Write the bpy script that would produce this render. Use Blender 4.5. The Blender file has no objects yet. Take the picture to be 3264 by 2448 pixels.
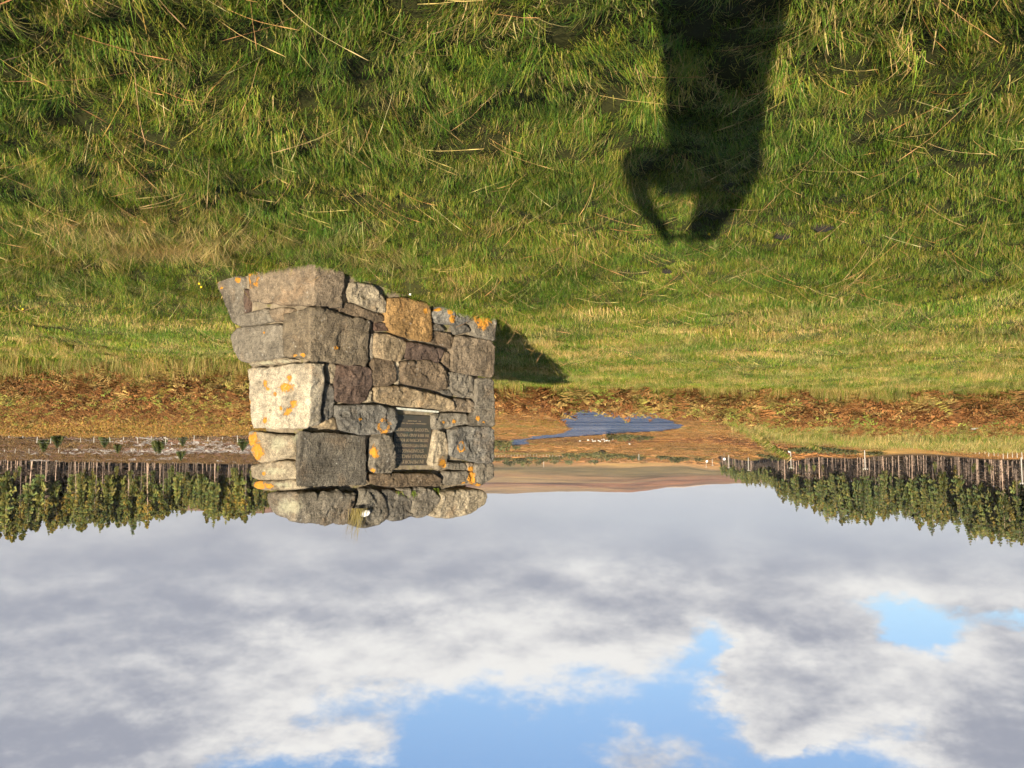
import bpy, bmesh, math, random
import numpy as np
from mathutils import Vector, Matrix, noise
from mathutils.geometry import delaunay_2d_cdt

random.seed(7)
rng = np.random.default_rng(11)
scene = bpy.context.scene
C = scene.collection
PI = math.pi

# ------------------------------------------------------------------ camera
EYE, FPX, PITCH = 1.55, 925.0, math.radians(5.2)
SP, CP = math.sin(PITCH), math.cos(PITCH)
cam_data = bpy.data.cameras.new("camera")
cam_data.sensor_width = 36.0
cam_data.lens = 36.0 * FPX / 1024.0
cam_data.clip_start = 0.02
cam_data.clip_end = 30000
cam = bpy.data.objects.new("camera", cam_data)
C.objects.link(cam)
# the photograph was taken with the phone upside down: the camera is rolled by 180 degrees
cam.matrix_world = Matrix(((-1, 0, 0, 0), (0, -SP, -CP, 0), (0, -CP, SP, EYE), (0, 0, 0, 1)))
scene.camera = cam

# ------------------------------------------------------------------ light
SUN_EL = math.radians(14.0)
SUN_AZ = math.radians(169.7)          # clockwise from +Y
to_sun = Vector((math.sin(SUN_AZ) * math.cos(SUN_EL), math.cos(SUN_AZ) * math.cos(SUN_EL), math.sin(SUN_EL)))
sun_data = bpy.data.lights.new("sun", 'SUN')
sun_data.energy = 5.0
sun_data.angle = math.radians(0.53)
sun_data.color = (1.0, 0.88, 0.70)
sun = bpy.data.objects.new("sun", sun_data)
C.objects.link(sun)
sun.rotation_euler = (-to_sun).to_track_quat('-Z', 'Y').to_euler()
sun.location = to_sun * 50
EXPOSURE = 1.35
SKY_STRENGTH = 0.1

scene.view_settings.view_transform = 'Standard'
scene.view_settings.look = 'None'
scene.view_settings.exposure = EXPOSURE
scene.view_settings.gamma = 1.0
scene.view_settings.use_curve_mapping = False
scene.render.engine = 'CYCLES'
scene.cycles.use_denoising = True
scene.cycles.use_adaptive_sampling = True
scene.cycles.adaptive_threshold = .03
scene.cycles.adaptive_min_samples = 16
scene.cycles.max_bounces = 6
scene.cycles.diffuse_bounces = 2
scene.cycles.glossy_bounces = 2
scene.cycles.transmission_bounces = 3
scene.cycles.transparent_max_bounces = 4
scene.cycles.caustics_reflective = False
scene.cycles.caustics_refractive = False


# ------------------------------------------------------------------ node helper
class NT:
    """small helper to write node trees"""
    def __init__(self, tree):
        self.t = tree
        self.n = tree.nodes
        self.l = tree.links

    def put(self, sock, v):
        if v is None:
            return
        if isinstance(v, bpy.types.NodeSocket):
            self.l.new(v, sock)
        else:
            if hasattr(sock, 'default_value'):
                dv = sock.default_value
                if hasattr(dv, '__len__') and not hasattr(v, '__len__'):
                    v = (v,) * len(dv)
                if hasattr(dv, '__len__') and len(dv) == 4 and len(v) == 3:
                    v = tuple(v) + (1.0,)
                sock.default_value = v

    def node(self, kind, inputs=None, **props):
        nd = self.n.new(kind)
        for k, v in props.items():
            setattr(nd, k, v)
        for k, v in (inputs or {}).items():
            self.put(nd.inputs[k], v)
        return nd

    def math(self, op, a, b=None, c=None, clamp=False):
        nd = self.n.new('ShaderNodeMath')
        nd.operation = op
        nd.use_clamp = clamp
        self.put(nd.inputs[0], a)
        self.put(nd.inputs[1], b)
        self.put(nd.inputs[2], c)
        return nd.outputs[0]

    def vmath(self, op, a, b=None, out=0):
        nd = self.n.new('ShaderNodeVectorMath')
        nd.operation = op
        self.put(nd.inputs[0], a)
        if b is not None:
            self.put(nd.inputs[3 if op == 'SCALE' else 1], b)
        return nd.outputs[out]

    def smooth(self, x, a, b, lo=0.0, hi=1.0):
        nd = self.n.new('ShaderNodeMapRange')
        nd.interpolation_type = 'SMOOTHSTEP'
        for k, v in zip(('Value', 'From Min', 'From Max', 'To Min', 'To Max'), (x, a, b, lo, hi)):
            self.put(nd.inputs[k], v)
        return nd.outputs[0]

    def mix(self, f, a, b, blend='MIX'):
        nd = self.n.new('ShaderNodeMix')
        nd.data_type = 'RGBA'
        nd.blend_type = blend
        nd.clamp_factor = True
        self.put(nd.inputs[0], f)
        self.put(nd.inputs[6], a)
        self.put(nd.inputs[7], b)
        return nd.outputs[2]

    def noise(self, vec, scale, detail=3, rough=0.55, dist=0.0, out=0):
        nd = self.n.new('ShaderNodeTexNoise')
        self.put(nd.inputs['Vector'], vec)
        self.put(nd.inputs['Scale'], scale)
        self.put(nd.inputs['Detail'], detail)
        self.put(nd.inputs['Roughness'], rough)
        self.put(nd.inputs['Distortion'], dist)
        return nd.outputs[out]

    def voronoi(self, vec, scale, feature='F1', out=0):
        nd = self.n.new('ShaderNodeTexVoronoi')
        nd.feature = feature
        self.put(nd.inputs['Vector'], vec)
        self.put(nd.inputs['Scale'], scale)
        return nd.outputs[out]

    def ramp(self, f, stops, interp='LINEAR'):
        nd = self.n.new('ShaderNodeValToRGB')
        self.put(nd.inputs[0], f)
        cr = nd.color_ramp
        cr.interpolation = interp
        while len(cr.elements) < len(stops):
            cr.elements.new(0.5)
        for e, (p, c) in zip(cr.elements, stops):
            e.position = p
            e.color = tuple(c) + (1.0,) if len(c) == 3 else c
        return nd.outputs[0]

    def sep(self, v):
        nd = self.n.new('ShaderNodeSeparateXYZ')
        self.put(nd.inputs[0], v)
        return nd.outputs

    def comb(self, x, y, z):
        nd = self.n.new('ShaderNodeCombineXYZ')
        for i, v in enumerate((x, y, z)):
            self.put(nd.inputs[i], v)
        return nd.outputs[0]

    def attr(self, name):
        nd = self.n.new('ShaderNodeAttribute')
        nd.attribute_name = name
        return nd

    def bump(self, h, strength, dist, normal=None):
        nd = self.n.new('ShaderNodeBump')
        self.put(nd.inputs['Strength'], strength)
        self.put(nd.inputs['Distance'], dist)
        self.put(nd.inputs['Height'], h)
        if normal is not None:
            self.put(nd.inputs['Normal'], normal)
        return nd.outputs[0]


def material(name):
    m = bpy.data.materials.new(name)
    m.use_nodes = True
    t = NT(m.node_tree)
    b = m.node_tree.nodes['Principled BSDF']
    return m, t, b


# ------------------------------------------------------------------ world: sky with a broken cloud deck
def build_world():
    w = bpy.data.worlds.new("World")
    scene.world = w
    w.use_nodes = True
    t = NT(w.node_tree)
    bg = w.node_tree.nodes['Background']
    bg.inputs['Strength'].default_value = SKY_STRENGTH
    sky = t.node('ShaderNodeTexSky')
    sky.sky_type = 'NISHITA'
    sky.sun_disc = False
    sky.sun_elevation = SUN_EL
    sky.sun_rotation = SUN_AZ
    sky.altitude = 100
    sky.air_density = 1.0
    sky.dust_density = 0.4
    sky.ozone_density = 2.0
    co = t.node('ShaderNodeTexCoord').outputs['Generated']
    x, y, z = t.sep(co)
    az = t.math('ARCTAN2', x, y)
    el = t.math('ARCSINE', z)
    # cloud-top line of the low deck (azimuth in radians -> elevation), traced from the sky in view
    edge = [(-1.2, .14), (-0.56, .15), (-0.42, .16), (-0.30, .175), (-0.21, .185), (-0.155, .215), (-0.09, .228), (0.0, .226),
            (0.10, .235), (0.20, .255), (0.28, .285), (0.36, .335), (0.5, .42), (1.2, .42)]

    grp = bpy.data.node_groups.new('cloud_density', 'ShaderNodeTree')
    grp.interface.new_socket('az', in_out='INPUT', socket_type='NodeSocketFloat')
    grp.interface.new_socket('el', in_out='INPUT', socket_type='NodeSocketFloat')
    for nm in ('D', 'billow', 'broad', 'below_top', 'gleam'):
        grp.interface.new_socket(nm, in_out='OUTPUT', socket_type='NodeSocketFloat')
    g = NT(grp)
    gi = g.node('NodeGroupInput')
    go = g.node('NodeGroupOutput')
    a0, e0 = gi.outputs[0], gi.outputs[1]
    wv = g.comb(g.math('MULTIPLY', a0, 5.0), g.math('MULTIPLY', e0, 9.0), 3.7)
    wn = g.noise(wv, 1.7, 6, .66, out=1)
    wx, wy, _ = g.sep(wn)
    a = g.math('ADD', a0, g.math('MULTIPLY', g.math('SUBTRACT', wx, .5), .15))
    e = g.math('ADD', e0, g.math('MULTIPLY', g.math('SUBTRACT', wy, .5), .10))
    lo, hi = -1.2, 1.2
    pos = g.math('DIVIDE', g.math('SUBTRACT', a, lo), hi - lo)
    edge_v = g.ramp(pos, [((p - lo) / (hi - lo), (v, v, v)) for p, v in edge], 'B_SPLINE')
    deck = g.math('DIVIDE', g.math('SUBTRACT', edge_v, e), .045)
    deck = g.math('MAXIMUM', g.math('MINIMUM', deck, 1.3), -1.0)

    def blob(u, v, su, sv, amp):
        ba, be = (u - 512) / FPX, (384 - v) / FPX - .0908
        p = g.math('POWER', g.math('DIVIDE', g.math('SUBTRACT', a, ba), su / FPX), 2.0)
        q = g.math('POWER', g.math('DIVIDE', g.math('SUBTRACT', e, be), sv / FPX), 2.0)
        s = g.math('EXPONENT', g.math('MULTIPLY', g.math('ADD', p, q), -1.0))
        return g.math('MULTIPLY', s, amp)
    blobs = [(232, 108, 85, 60, 2.2), (255, 70, 60, 35, 1.0), (55, 80, 105, 75, 2.5), (-150, 40, 160, 120, 2.0),
             (128, 158, 46, 22, -1.85), (318, 128, 26, 42, -1.25), (570, 30, 200, 42, -0.5), (250, 0, 50, 36, -1.5),
             (400, 22, 70, 34, 1.55), (690, 40, 80, 26, 1.25), (20, 172, 50, 8, -1.2), (920, 30, 130, 80, .8)]
    D = deck
    for bl in blobs:
        D = g.math('ADD', D, blob(*bl))
    nv = g.comb(g.math('MULTIPLY', a0, 4.2), g.math('MULTIPLY', e0, 8.5), 11.3)
    n1 = g.noise(nv, 2.2, 8, .60)
    D = g.math('ADD', D, g.math('MULTIPLY', g.math('SUBTRACT', n1, .5), 3.6))
    # above the part in view: broken cumulus, kept sparse to weaken the fill light
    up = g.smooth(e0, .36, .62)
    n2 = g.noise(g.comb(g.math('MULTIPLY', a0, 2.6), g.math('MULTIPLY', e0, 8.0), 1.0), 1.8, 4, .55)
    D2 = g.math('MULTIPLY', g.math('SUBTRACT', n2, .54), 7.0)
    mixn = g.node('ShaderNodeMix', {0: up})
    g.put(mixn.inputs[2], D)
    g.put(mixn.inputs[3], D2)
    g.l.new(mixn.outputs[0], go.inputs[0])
    g.l.new(n1, go.inputs[1])
    g.l.new(n2, go.inputs[2])
    g.l.new(g.math('SUBTRACT', edge_v, e), go.inputs[3])
    gl = 0.0
    for bl in ((400, 196, 75, 15, .42), (560, 152, 95, 22, .40), (720, 122, 120, 20, .45), (480, 108, 90, 26, .30), (215, 62, 60, 26, .45), (150, 50, 26, 50, .30)):
        gl = g.math('ADD', gl, blob(*bl))
    g.l.new(gl, go.inputs[4])

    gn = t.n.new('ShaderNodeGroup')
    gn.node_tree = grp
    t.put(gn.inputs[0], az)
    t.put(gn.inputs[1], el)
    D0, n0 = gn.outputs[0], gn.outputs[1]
    # billows: compare the cloud noise with a sample a little higher up, towards the light
    nv = t.comb(t.math('MULTIPLY', t.math('ADD', az, .004), 4.2), t.math('MULTIPLY', t.math('ADD', el, .014), 8.5), 11.3)
    n_up = t.noise(nv, 2.2, 6, .60)
    rim = t.math('MULTIPLY', t.math('SUBTRACT', n0, n_up), 2.5)
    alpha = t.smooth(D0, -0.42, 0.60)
    white_edge = t.smooth(D0, 1.9, .45)
    calm = t.smooth(el, .02, .15, .25, 1.0)
    rim = t.math('MULTIPLY', rim, calm)
    topglow = t.math('MULTIPLY', t.smooth(gn.outputs[3], .12, .0), t.smooth(gn.outputs[3], -.10, -.02))
    shade = t.math('ADD', t.math('MULTIPLY', white_edge, .42), rim)
    shade = t.math('ADD', shade, t.math('MULTIPLY', t.math('MULTIPLY', t.math('SUBTRACT', gn.outputs[2], .5), .9), calm))
    shade = t.math('ADD', shade, t.math('ADD', t.math('MULTIPLY', topglow, .28), gn.outputs[4]))
    k = 1.0 / SKY_STRENGTH / (2 ** EXPOSURE)
    grey = tuple(c * k for c in (.34, .362, .435))
    white = tuple(c * k for c in (.88, .865, .84))
    ccol = t.mix(t.smooth(shade, -.18, 1.02), grey, white)
    # paler, bluer cloud low on the left of the view
    lowpale = t.math('MULTIPLY', t.smooth(el, .13, .0), t.smooth(az, .22, -.2))
    ccol = t.mix(t.math('MULTIPLY', lowpale, .85), ccol, tuple(c * k for c in (.53, .59, .68)))
    skyc = t.mix(1.0, sky.outputs[0], (.50, .515, .57), 'MULTIPLY')
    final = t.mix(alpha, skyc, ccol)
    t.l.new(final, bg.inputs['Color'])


build_world()
scene.world.cycles.sampling_method = 'MANUAL'
scene.world.cycles.sample_map_resolution = 128


# ------------------------------------------------------------------ pixel geometry (upright 1024 x 768 view)
def ray(u, v):
    cx, cy = (u - 512) / FPX, (384 - v) / FPX
    return Vector((cx, CP + cy * SP, -SP + cy * CP))


def src(sx, sy):
    """source photo pixel -> upright view pixel"""
    return (3264 - sx) / 3.1875, (2448 - sy) / 3.1875


def at_depth(u, v, y):
    d = ray(u, v)
    s = y / d.y
    return Vector((d.x * s, y, EYE + d.z * s))


def zv(y, v):
    """height of a point at depth y that shows at image row v"""
    d = ray(512, v)
    return EYE + d.z * y / d.y


def on_level(u, v, z):
    d = ray(u, v)
    s = (z - EYE) / d.z
    return Vector((d.x * s, d.y * s, z))


# ------------------------------------------------------------------ terrain
def hash2(ix, iy, seed):
    h = (ix.astype(np.int64) * 374761393 + iy.astype(np.int64) * 668265263 + seed * 982451653) & 0xFFFFFFFF
    h = ((h ^ (h >> 13)) * 1274126177) & 0xFFFFFFFF
    return ((h ^ (h >> 16)) & 0xFFFFFF) / float(0xFFFFFF)


def vnoise(x, y, seed=0):
    x, y = np.asarray(x, float), np.asarray(y, float)
    ix, iy = np.floor(x), np.floor(y)
    fx, fy = x - ix, y - iy
    fx, fy = fx * fx * (3 - 2 * fx), fy * fy * (3 - 2 * fy)
    a, b = hash2(ix, iy, seed), hash2(ix + 1, iy, seed)
    c, d = hash2(ix, iy + 1, seed), hash2(ix + 1, iy + 1, seed)
    return (a + (b - a) * fx) * (1 - fy) + (c + (d - c) * fx) * fy


def fbm(x, y, seed=0, octaves=4):
    s, a = 0.0, 0.5
    for o in range(octaves):
        s = s + a * (vnoise(x * 2 ** o, y * 2 ** o, seed + o) - .5)
        a *= .5
    return s * 2


def sstep(a, b, x):
    tt = np.clip((np.asarray(x, float) - a) / (b - a), 0, 1)
    return tt * tt * (3 - 2 * tt)


WATER_Z = -12.2
COLS = {
    -60: [(0, 0), (20, 0), (35, -.3), (60, -.55), (95, -.6), (130, -.9), (190, -1.5), (268, -1.7), (290, -1.0), (340, .2), (500, 6), (900, 20), (1600, 42), (2600, 70), (8000, 90)],
    0: [(0, 0), (20, 0), (35, -.3), (60, -.6), (95, -.7), (120, -1.0), (180, -1.9), (268, -1.7), (290, -1.0), (340, .2), (500, 6), (900, 18), (1600, 30), (2600, 45), (8000, 60)],
    150: [(0, 0), (20, 0), (40, -.45), (70, -.75), (92, -.85), (130, -3.8), (200, -5.6), (300, -6.0), (336, -5.8), (365, -2.0), (420, .5), (600, 7), (1600, 20), (2600, 38), (8000, 50)],
    220: [(0, 0), (20, 0), (32, -.3), (55, -.72), (78, -.9), (120, -5.2), (200, -8.2), (300, -8.2), (400, -5.7), (440, -2.2), (600, 2), (1600, 15), (2600, 36), (8000, 50)],
    270: [(0, 0), (20, 0), (28, -.3), (46, -.75), (62, -.95), (110, -5.6), (200, -9.5), (300, -10), (420, -9.4), (590, -4.9), (640, -3.2), (900, 2), (1700, 18), (2600, 38), (8000, 60)],
    310: [(0, 0), (19.5, 0), (23, -.25), (34, -1.0), (50, -2.2), (110, -8.5), (200, -11.6), (420, -11.5), (600, -9.5), (850, -7.5), (1200, -3), (1900, 22), (2600, 42), (3400, 40), (6500, 118), (9000, 80)],
    345: [(0, 0), (19, 0), (22, -.3), (34, -1.7), (60, -5), (120, -10), (200, -12), (420, -12), (650, -10.8), (1000, -8.5), (1350, -4), (2000, 28), (2700, 52), (3400, 45), (6500, 138), (9000, 90)],
    400: [(0, 0), (19, 0), (22, -.35), (34, -1.8), (60, -5), (120, -10), (200, -12), (460, -12), (700, -10.5), (1050, -8.5), (1350, -4), (1900, 30), (2700, 66), (3600, 60), (6500, 112), (9000, 90)],
    530: [(0, 0), (18.5, 0), (22, -.4), (34, -1.8), (60, -5), (120, -10), (200, -12), (540, -12), (750, -10.8), (1000, -9.2), (1300, -5), (1800, 18), (2700, 75), (4000, 90), (9000, 110)],
    680: [(0, 0), (16, 0), (20, -.2), (34, -1.4), (60, -3.2), (110, -6), (200, -8), (300, -6), (420, -3), (700, 4), (1300, 25), (1900, 55), (2700, 112), (4000, 125), (9000, 130)],
    770: [(0, 0), (15, 0), (20, -.12), (40, -.95), (80, -2.3), (118, -3.0), (180, -2.8), (250, -1.0), (295, .1), (370, 1.5), (600, 9), (1300, 38), (1900, 75), (2700, 136), (4000, 140), (9000, 140)],
    900: [(0, 0), (15, 0), (20, -.12), (40, -.95), (80, -2.2), (118, -2.95), (160, -2.6), (230, -1.3), (282, -.3), (340, .8), (500, 6), (1300, 40), (2700, 120), (9000, 140)],
    1084: [(0, 0), (15, 0), (20, -.12), (40, -.9), (80, -2.1), (118, -2.9), (160, -2.4), (215, -1.6), (268, -1.0), (330, .8), (500, 8), (1300, 45), (2700, 120), (9000, 140)],
}
COL_U = np.array(sorted(COLS))
COL_AZ = np.arctan((COL_U - 512) / FPX)

RIVER_PX = [(462, 351), (465, 347), (459, 344), (456.4, 340.4), (464, 335.4), (482, 333.3), (507, 329.4), (532, 325.4), (560, 323), (600, 321.5),
            (600, 319.8), (560, 321), (532, 323), (507.6, 323), (492, 324), (497, 328.3), (482, 329.6), (438.6, 332.4), (400, 335.2), (362, 337.3), (345, 339.6),
            (341, 343), (349, 347.8), (362, 351), (366, 358), (368, 372), (468, 372)]
RIVER = np.array([tuple(on_level(u, v, WATER_Z))[:2] for u, v in RIVER_PX])
POOL = np.array([tuple(on_level(u, v, WATER_Z))[:2] for u, v in [(408, 319.4), (420, 318.2), (438, 318.8), (434, 319.7), (418, 320.2)]])


def inside(poly, x, y):
    res = np.zeros(np.shape(x), bool)
    n = len(poly)
    for i in range(n):
        x1, y1 = poly[i]
        x2, y2 = poly[(i + 1) % n]
        c = ((y1 > y) != (y2 > y)) & (x < (x2 - x1) * (y - y1) / (y2 - y1 + 1e-12) + x1)
        res ^= c
    return res


def polar(x, y):
    az = np.arctan2(x, y)
    r = np.hypot(x, y)
    d = r * np.cos(np.clip(np.abs(az), 0, .6))
    return az, r, d


def view_u(az):
    return 512 + FPX * np.tan(np.clip(az, -.58, .58))


def H(x, y):
    x, y = np.atleast_1d(np.asarray(x, float)), np.atleast_1d(np.asarray(y, float))
    az, r, d = polar(x, y)
    z = 0.0
    for k in (.93, 1.0, 1.07):
        prof = np.stack([np.interp(d * k, [p[0] for p in COLS[u]], [p[1] for p in COLS[u]]) for u in COL_U])
        azw = np.where(az < COL_AZ[0], az + 2 * PI, az)
        axs = np.append(COL_AZ, COL_AZ[0] + 2 * PI)
        j = np.clip(np.searchsorted(axs, azw) - 1, 0, len(COL_U) - 1)
        f = np.clip((azw - axs[j]) / (axs[j + 1] - axs[j]), 0, 1)
        f = f * f * (3 - 2 * f)
        i = np.arange(len(x))
        z = z + (prof[j, i] * (1 - f) + prof[(j + 1) % len(COL_U), i] * f) / 3
    flat = sstep(160, 230, d) * (1 - sstep(560, 800, d))
    z = z + fbm(x * .95, y * .95, 3, 2) * .085 * (1 - .85 * sstep(6, 9.5, r)) * (1 - sstep(9, 20, r))
    z = z + fbm(x * .55, y * .55, 23) * (.10 - .085 * sstep(6.5, 10, r)) * sstep(2, 6, r) * (1 - sstep(14, 19, d))
    z = z + fbm(x * .09, y * .09, 5) * .5 * sstep(18, 50, d) * (1 - flat * .7)
    z = z + fbm(x * .012, y * .012, 8) * 2.2 * sstep(120, 400, d) * (1 - flat * .88)
    z = z + fbm(x * .0022, y * .0022, 9, 5) * 14 * sstep(1300, 2300, d)
    z = z - .11 * np.exp(-((x - 2.15) ** 2 + (y - 7.25) ** 2) / 1.1) + .15 * np.exp(-((x - .35) ** 2 + (y - 8.45) ** 2) / .9)
    far = (d > 150) & (d < 900)
    if far.any():
        carve = inside(RIVER, x, y) | inside(POOL, x, y)
        z = np.where(carve, WATER_Z - .9, np.where(far & (z < WATER_Z + .25) & (d > 170), np.maximum(z, WATER_Z + .25), z))
    return z


def h1(x, y):
    return float(H(x, y)[0])


def hit(u, v):
    """first ground point seen through view pixel (u, v)"""
    dr = ray(u, v)
    s = np.geomspace(3, 9000, 2600)
    xs, ys, zs = dr.x * s, dr.y * s, EYE + dr.z * s
    g = H(xs, ys)
    k = np.argmax(zs < g)
    if zs[k] >= g[k]:
        k = len(s) - 1
    return Vector((xs[k], ys[k], g[k]))


# ------------------------------------------------------------------ object helpers
def tag(o, label=None, cat=None, group=None, kind=None):
    for k, v in (('label', label), ('category', cat), ('group', group), ('kind', kind)):
        if v:
            o[k] = v
    return o


def new_obj(name, me, mat=None, parent=None, smooth=False):
    o = bpy.data.objects.new(name, me)
    C.objects.link(o)
    if mat is not None and me is not None and not me.materials:
        me.materials.append(mat)
    if smooth and me is not None:
        me.polygons.foreach_set('use_smooth', np.ones(len(me.polygons), bool))
    if parent:
        o.parent = parent
    return o


def empty(name, loc=(0, 0, 0), rotz=0.0):
    o = bpy.data.objects.new(name, None)
    o.empty_display_size = .2
    C.objects.link(o)
    o.location = loc
    o.rotation_euler = (0, 0, rotz)
    return o


class MB:
    """mesh builder: vertices, faces, optional per-vertex colours"""
    def __init__(self):
        self.v, self.f, self.c = [], [], []

    def add(self, verts, faces, col=None):
        b = len(self.v)
        self.v.extend([tuple(p) for p in verts])
        self.f.extend([tuple(b + i for i in f) for f in faces])
        if col is not None:
            self.c.extend([col] * len(verts))

    def tube(self, pts, rads, n=6, col=None, cap=True):
        vs, fs = [], []
        pts = [Vector(p) for p in pts]
        for i, p in enumerate(pts):
            d = (pts[min(i + 1, len(pts) - 1)] - pts[max(i - 1, 0)]).normalized()
            a = d.cross(Vector((0, 0, 1)) if abs(d.z) < .9 else Vector((1, 0, 0))).normalized()
            b = d.cross(a)
            for k in range(n):
                t = 2 * PI * k / n
                vs.append(p + (a * math.cos(t) + b * math.sin(t)) * rads[i])
        for i in range(len(pts) - 1):
            for k in range(n):
                fs.append((i * n + k, i * n + (k + 1) % n, (i + 1) * n + (k + 1) % n, (i + 1) * n + k))
        if cap:
            fs.append(tuple(range(n))[::-1])
            fs.append(tuple((len(pts) - 1) * n + k for k in range(n)))
        self.add(vs, fs, col)

    def box(self, c, s, rot=None, col=None):
        vs = []
        for dx in (-.5, .5):
            for dy in (-.5, .5):
                for dz in (-.5, .5):
                    p = Vector((dx * s[0], dy * s[1], dz * s[2]))
                    if rot is not None:
                        p = rot @ p
                    vs.append(Vector(c) + p)
        self.add(vs, [(0, 1, 3, 2), (4, 6, 7, 5), (0, 4, 5, 1), (2, 3, 7, 6), (0, 2, 6, 4), (1, 5, 7, 3)], col)

    def mesh(self, name):
        me = bpy.data.meshes.new(name)
        me.from_pydata(self.v, [], self.f)
        if self.c and len(self.c) == len(self.v):
            a = me.color_attributes.new('col', 'FLOAT_COLOR', 'POINT')
            arr = np.array([tuple(c) + (1.0,) for c in self.c], np.float32)
            a.data.foreach_set('color', arr.ravel())
        me.update()
        return me

    def obj(self, name, mat, parent=None, smooth=False):
        return new_obj(name, self.mesh(name), mat, parent, smooth)


def scatter_group():
    g = bpy.data.node_groups.new('scatter', 'GeometryNodeTree')
    g.interface.new_socket('Geometry', in_out='INPUT', socket_type='NodeSocketGeometry')
    g.interface.new_socket('Kinds', in_out='INPUT', socket_type='NodeSocketCollection')
    g.interface.new_socket('Geometry', in_out='OUTPUT', socket_type='NodeSocketGeometry')
    gi, go = g.nodes.new('NodeGroupInput'), g.nodes.new('NodeGroupOutput')
    ci = g.nodes.new('GeometryNodeCollectionInfo')
    ci.inputs['Separate Children'].default_value = True
    ci.inputs['Reset Children'].default_value = True
    g.links.new(gi.outputs['Kinds'], ci.inputs[0])
    ip = g.nodes.new('GeometryNodeInstanceOnPoints')
    ip.inputs['Pick Instance'].default_value = True
    g.links.new(gi.outputs['Geometry'], ip.inputs['Points'])
    g.links.new(ci.outputs[0], ip.inputs['Instance'])

    def named(name, dt):
        n = g.nodes.new('GeometryNodeInputNamedAttribute')
        n.data_type = dt
        n.inputs[0].default_value = name
        return [s for s in n.outputs if s.enabled and s.name == 'Attribute'][0]
    g.links.new(named('idx', 'INT'), ip.inputs['Instance Index'])
    e2r = g.nodes.new('FunctionNodeEulerToRotation')
    g.links.new(named('rot', 'FLOAT_VECTOR'), e2r.inputs[0])
    g.links.new(e2r.outputs[0], ip.inputs['Rotation'])
    g.links.new(named('scl', 'FLOAT_VECTOR'), ip.inputs['Scale'])
    g.links.new(ip.outputs[0], go.inputs[0])
    return g


SCATTER = scatter_group()


def protos(name, meshes, mat):
    col = bpy.data.collections.new(name)
    for i, me in enumerate(meshes):
        if not me.materials:
            me.materials.append(mat)
        o = bpy.data.objects.new('%s_%02d' % (name, i), me)
        col.objects.link(o)
    return col


def scatter(name, pts, rot, scl, idx, col, label, cat):
    me = bpy.data.meshes.new(name)
    n = len(pts)
    me.vertices.add(n)
    me.vertices.foreach_set('co', np.asarray(pts, np.float32).ravel())
    a = me.attributes.new('rot', 'FLOAT_VECTOR', 'POINT')
    a.data.foreach_set('vector', np.asarray(rot, np.float32).ravel())
    scl = np.asarray(scl, np.float32)
    if scl.ndim == 1:
        scl = np.repeat(scl[:, None], 3, 1)
    a = me.attributes.new('scl', 'FLOAT_VECTOR', 'POINT')
    a.data.foreach_set('vector', scl.ravel())
    a = me.attributes.new('idx', 'INT', 'POINT')
    a.data.foreach_set('value', np.asarray(idx, np.int32))
    o = bpy.data.objects.new(name, me)
    C.objects.link(o)
    md = o.modifiers.new('scatter', 'NODES')
    md.node_group = SCATTER
    for it in SCATTER.interface.items_tree:
        if it.name == 'Kinds' and it.in_out == 'INPUT':
            md[it.identifier] = col
    tag(o, label, cat, kind='stuff')
    return o


# ------------------------------------------------------------------ ground sheet
def ground_zones(x, y):
    """weights of ground covers"""
    az, r, d = polar(x, y)
    u = view_u(az)
    n = fbm(x * .05, y * .05, 31)
    crest = np.interp(u, [0, 300, 530, 700, 770, 1024], [20, 19.5, 18.5, 16, 14.6, 14.4])
    turf = 1 - sstep(crest - .6, crest + .8, d + n * 1.5)
    bank = sstep(320, 255, u) * (1 - sstep(85, 125, d)) * (1 - turf)
    felled = sstep(700, 745, u) * sstep(110, 118, d) * (1 - sstep(400, 430, d))
    lf = np.interp(u, [0, 150, 220, 270, 300], [282, 358, 432, 630, 720])
    rf = np.interp(u, [680, 758, 891, 1024], [300, 292, 280, 266])
    wood = np.maximum((u < 305) * sstep(-8, 4, d - lf), (u > 670) * sstep(-6, 4, d - rf)) * (1 - sstep(1000, 1300, d))
    return crest, turf, bank, felled, wood, u, d


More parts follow.
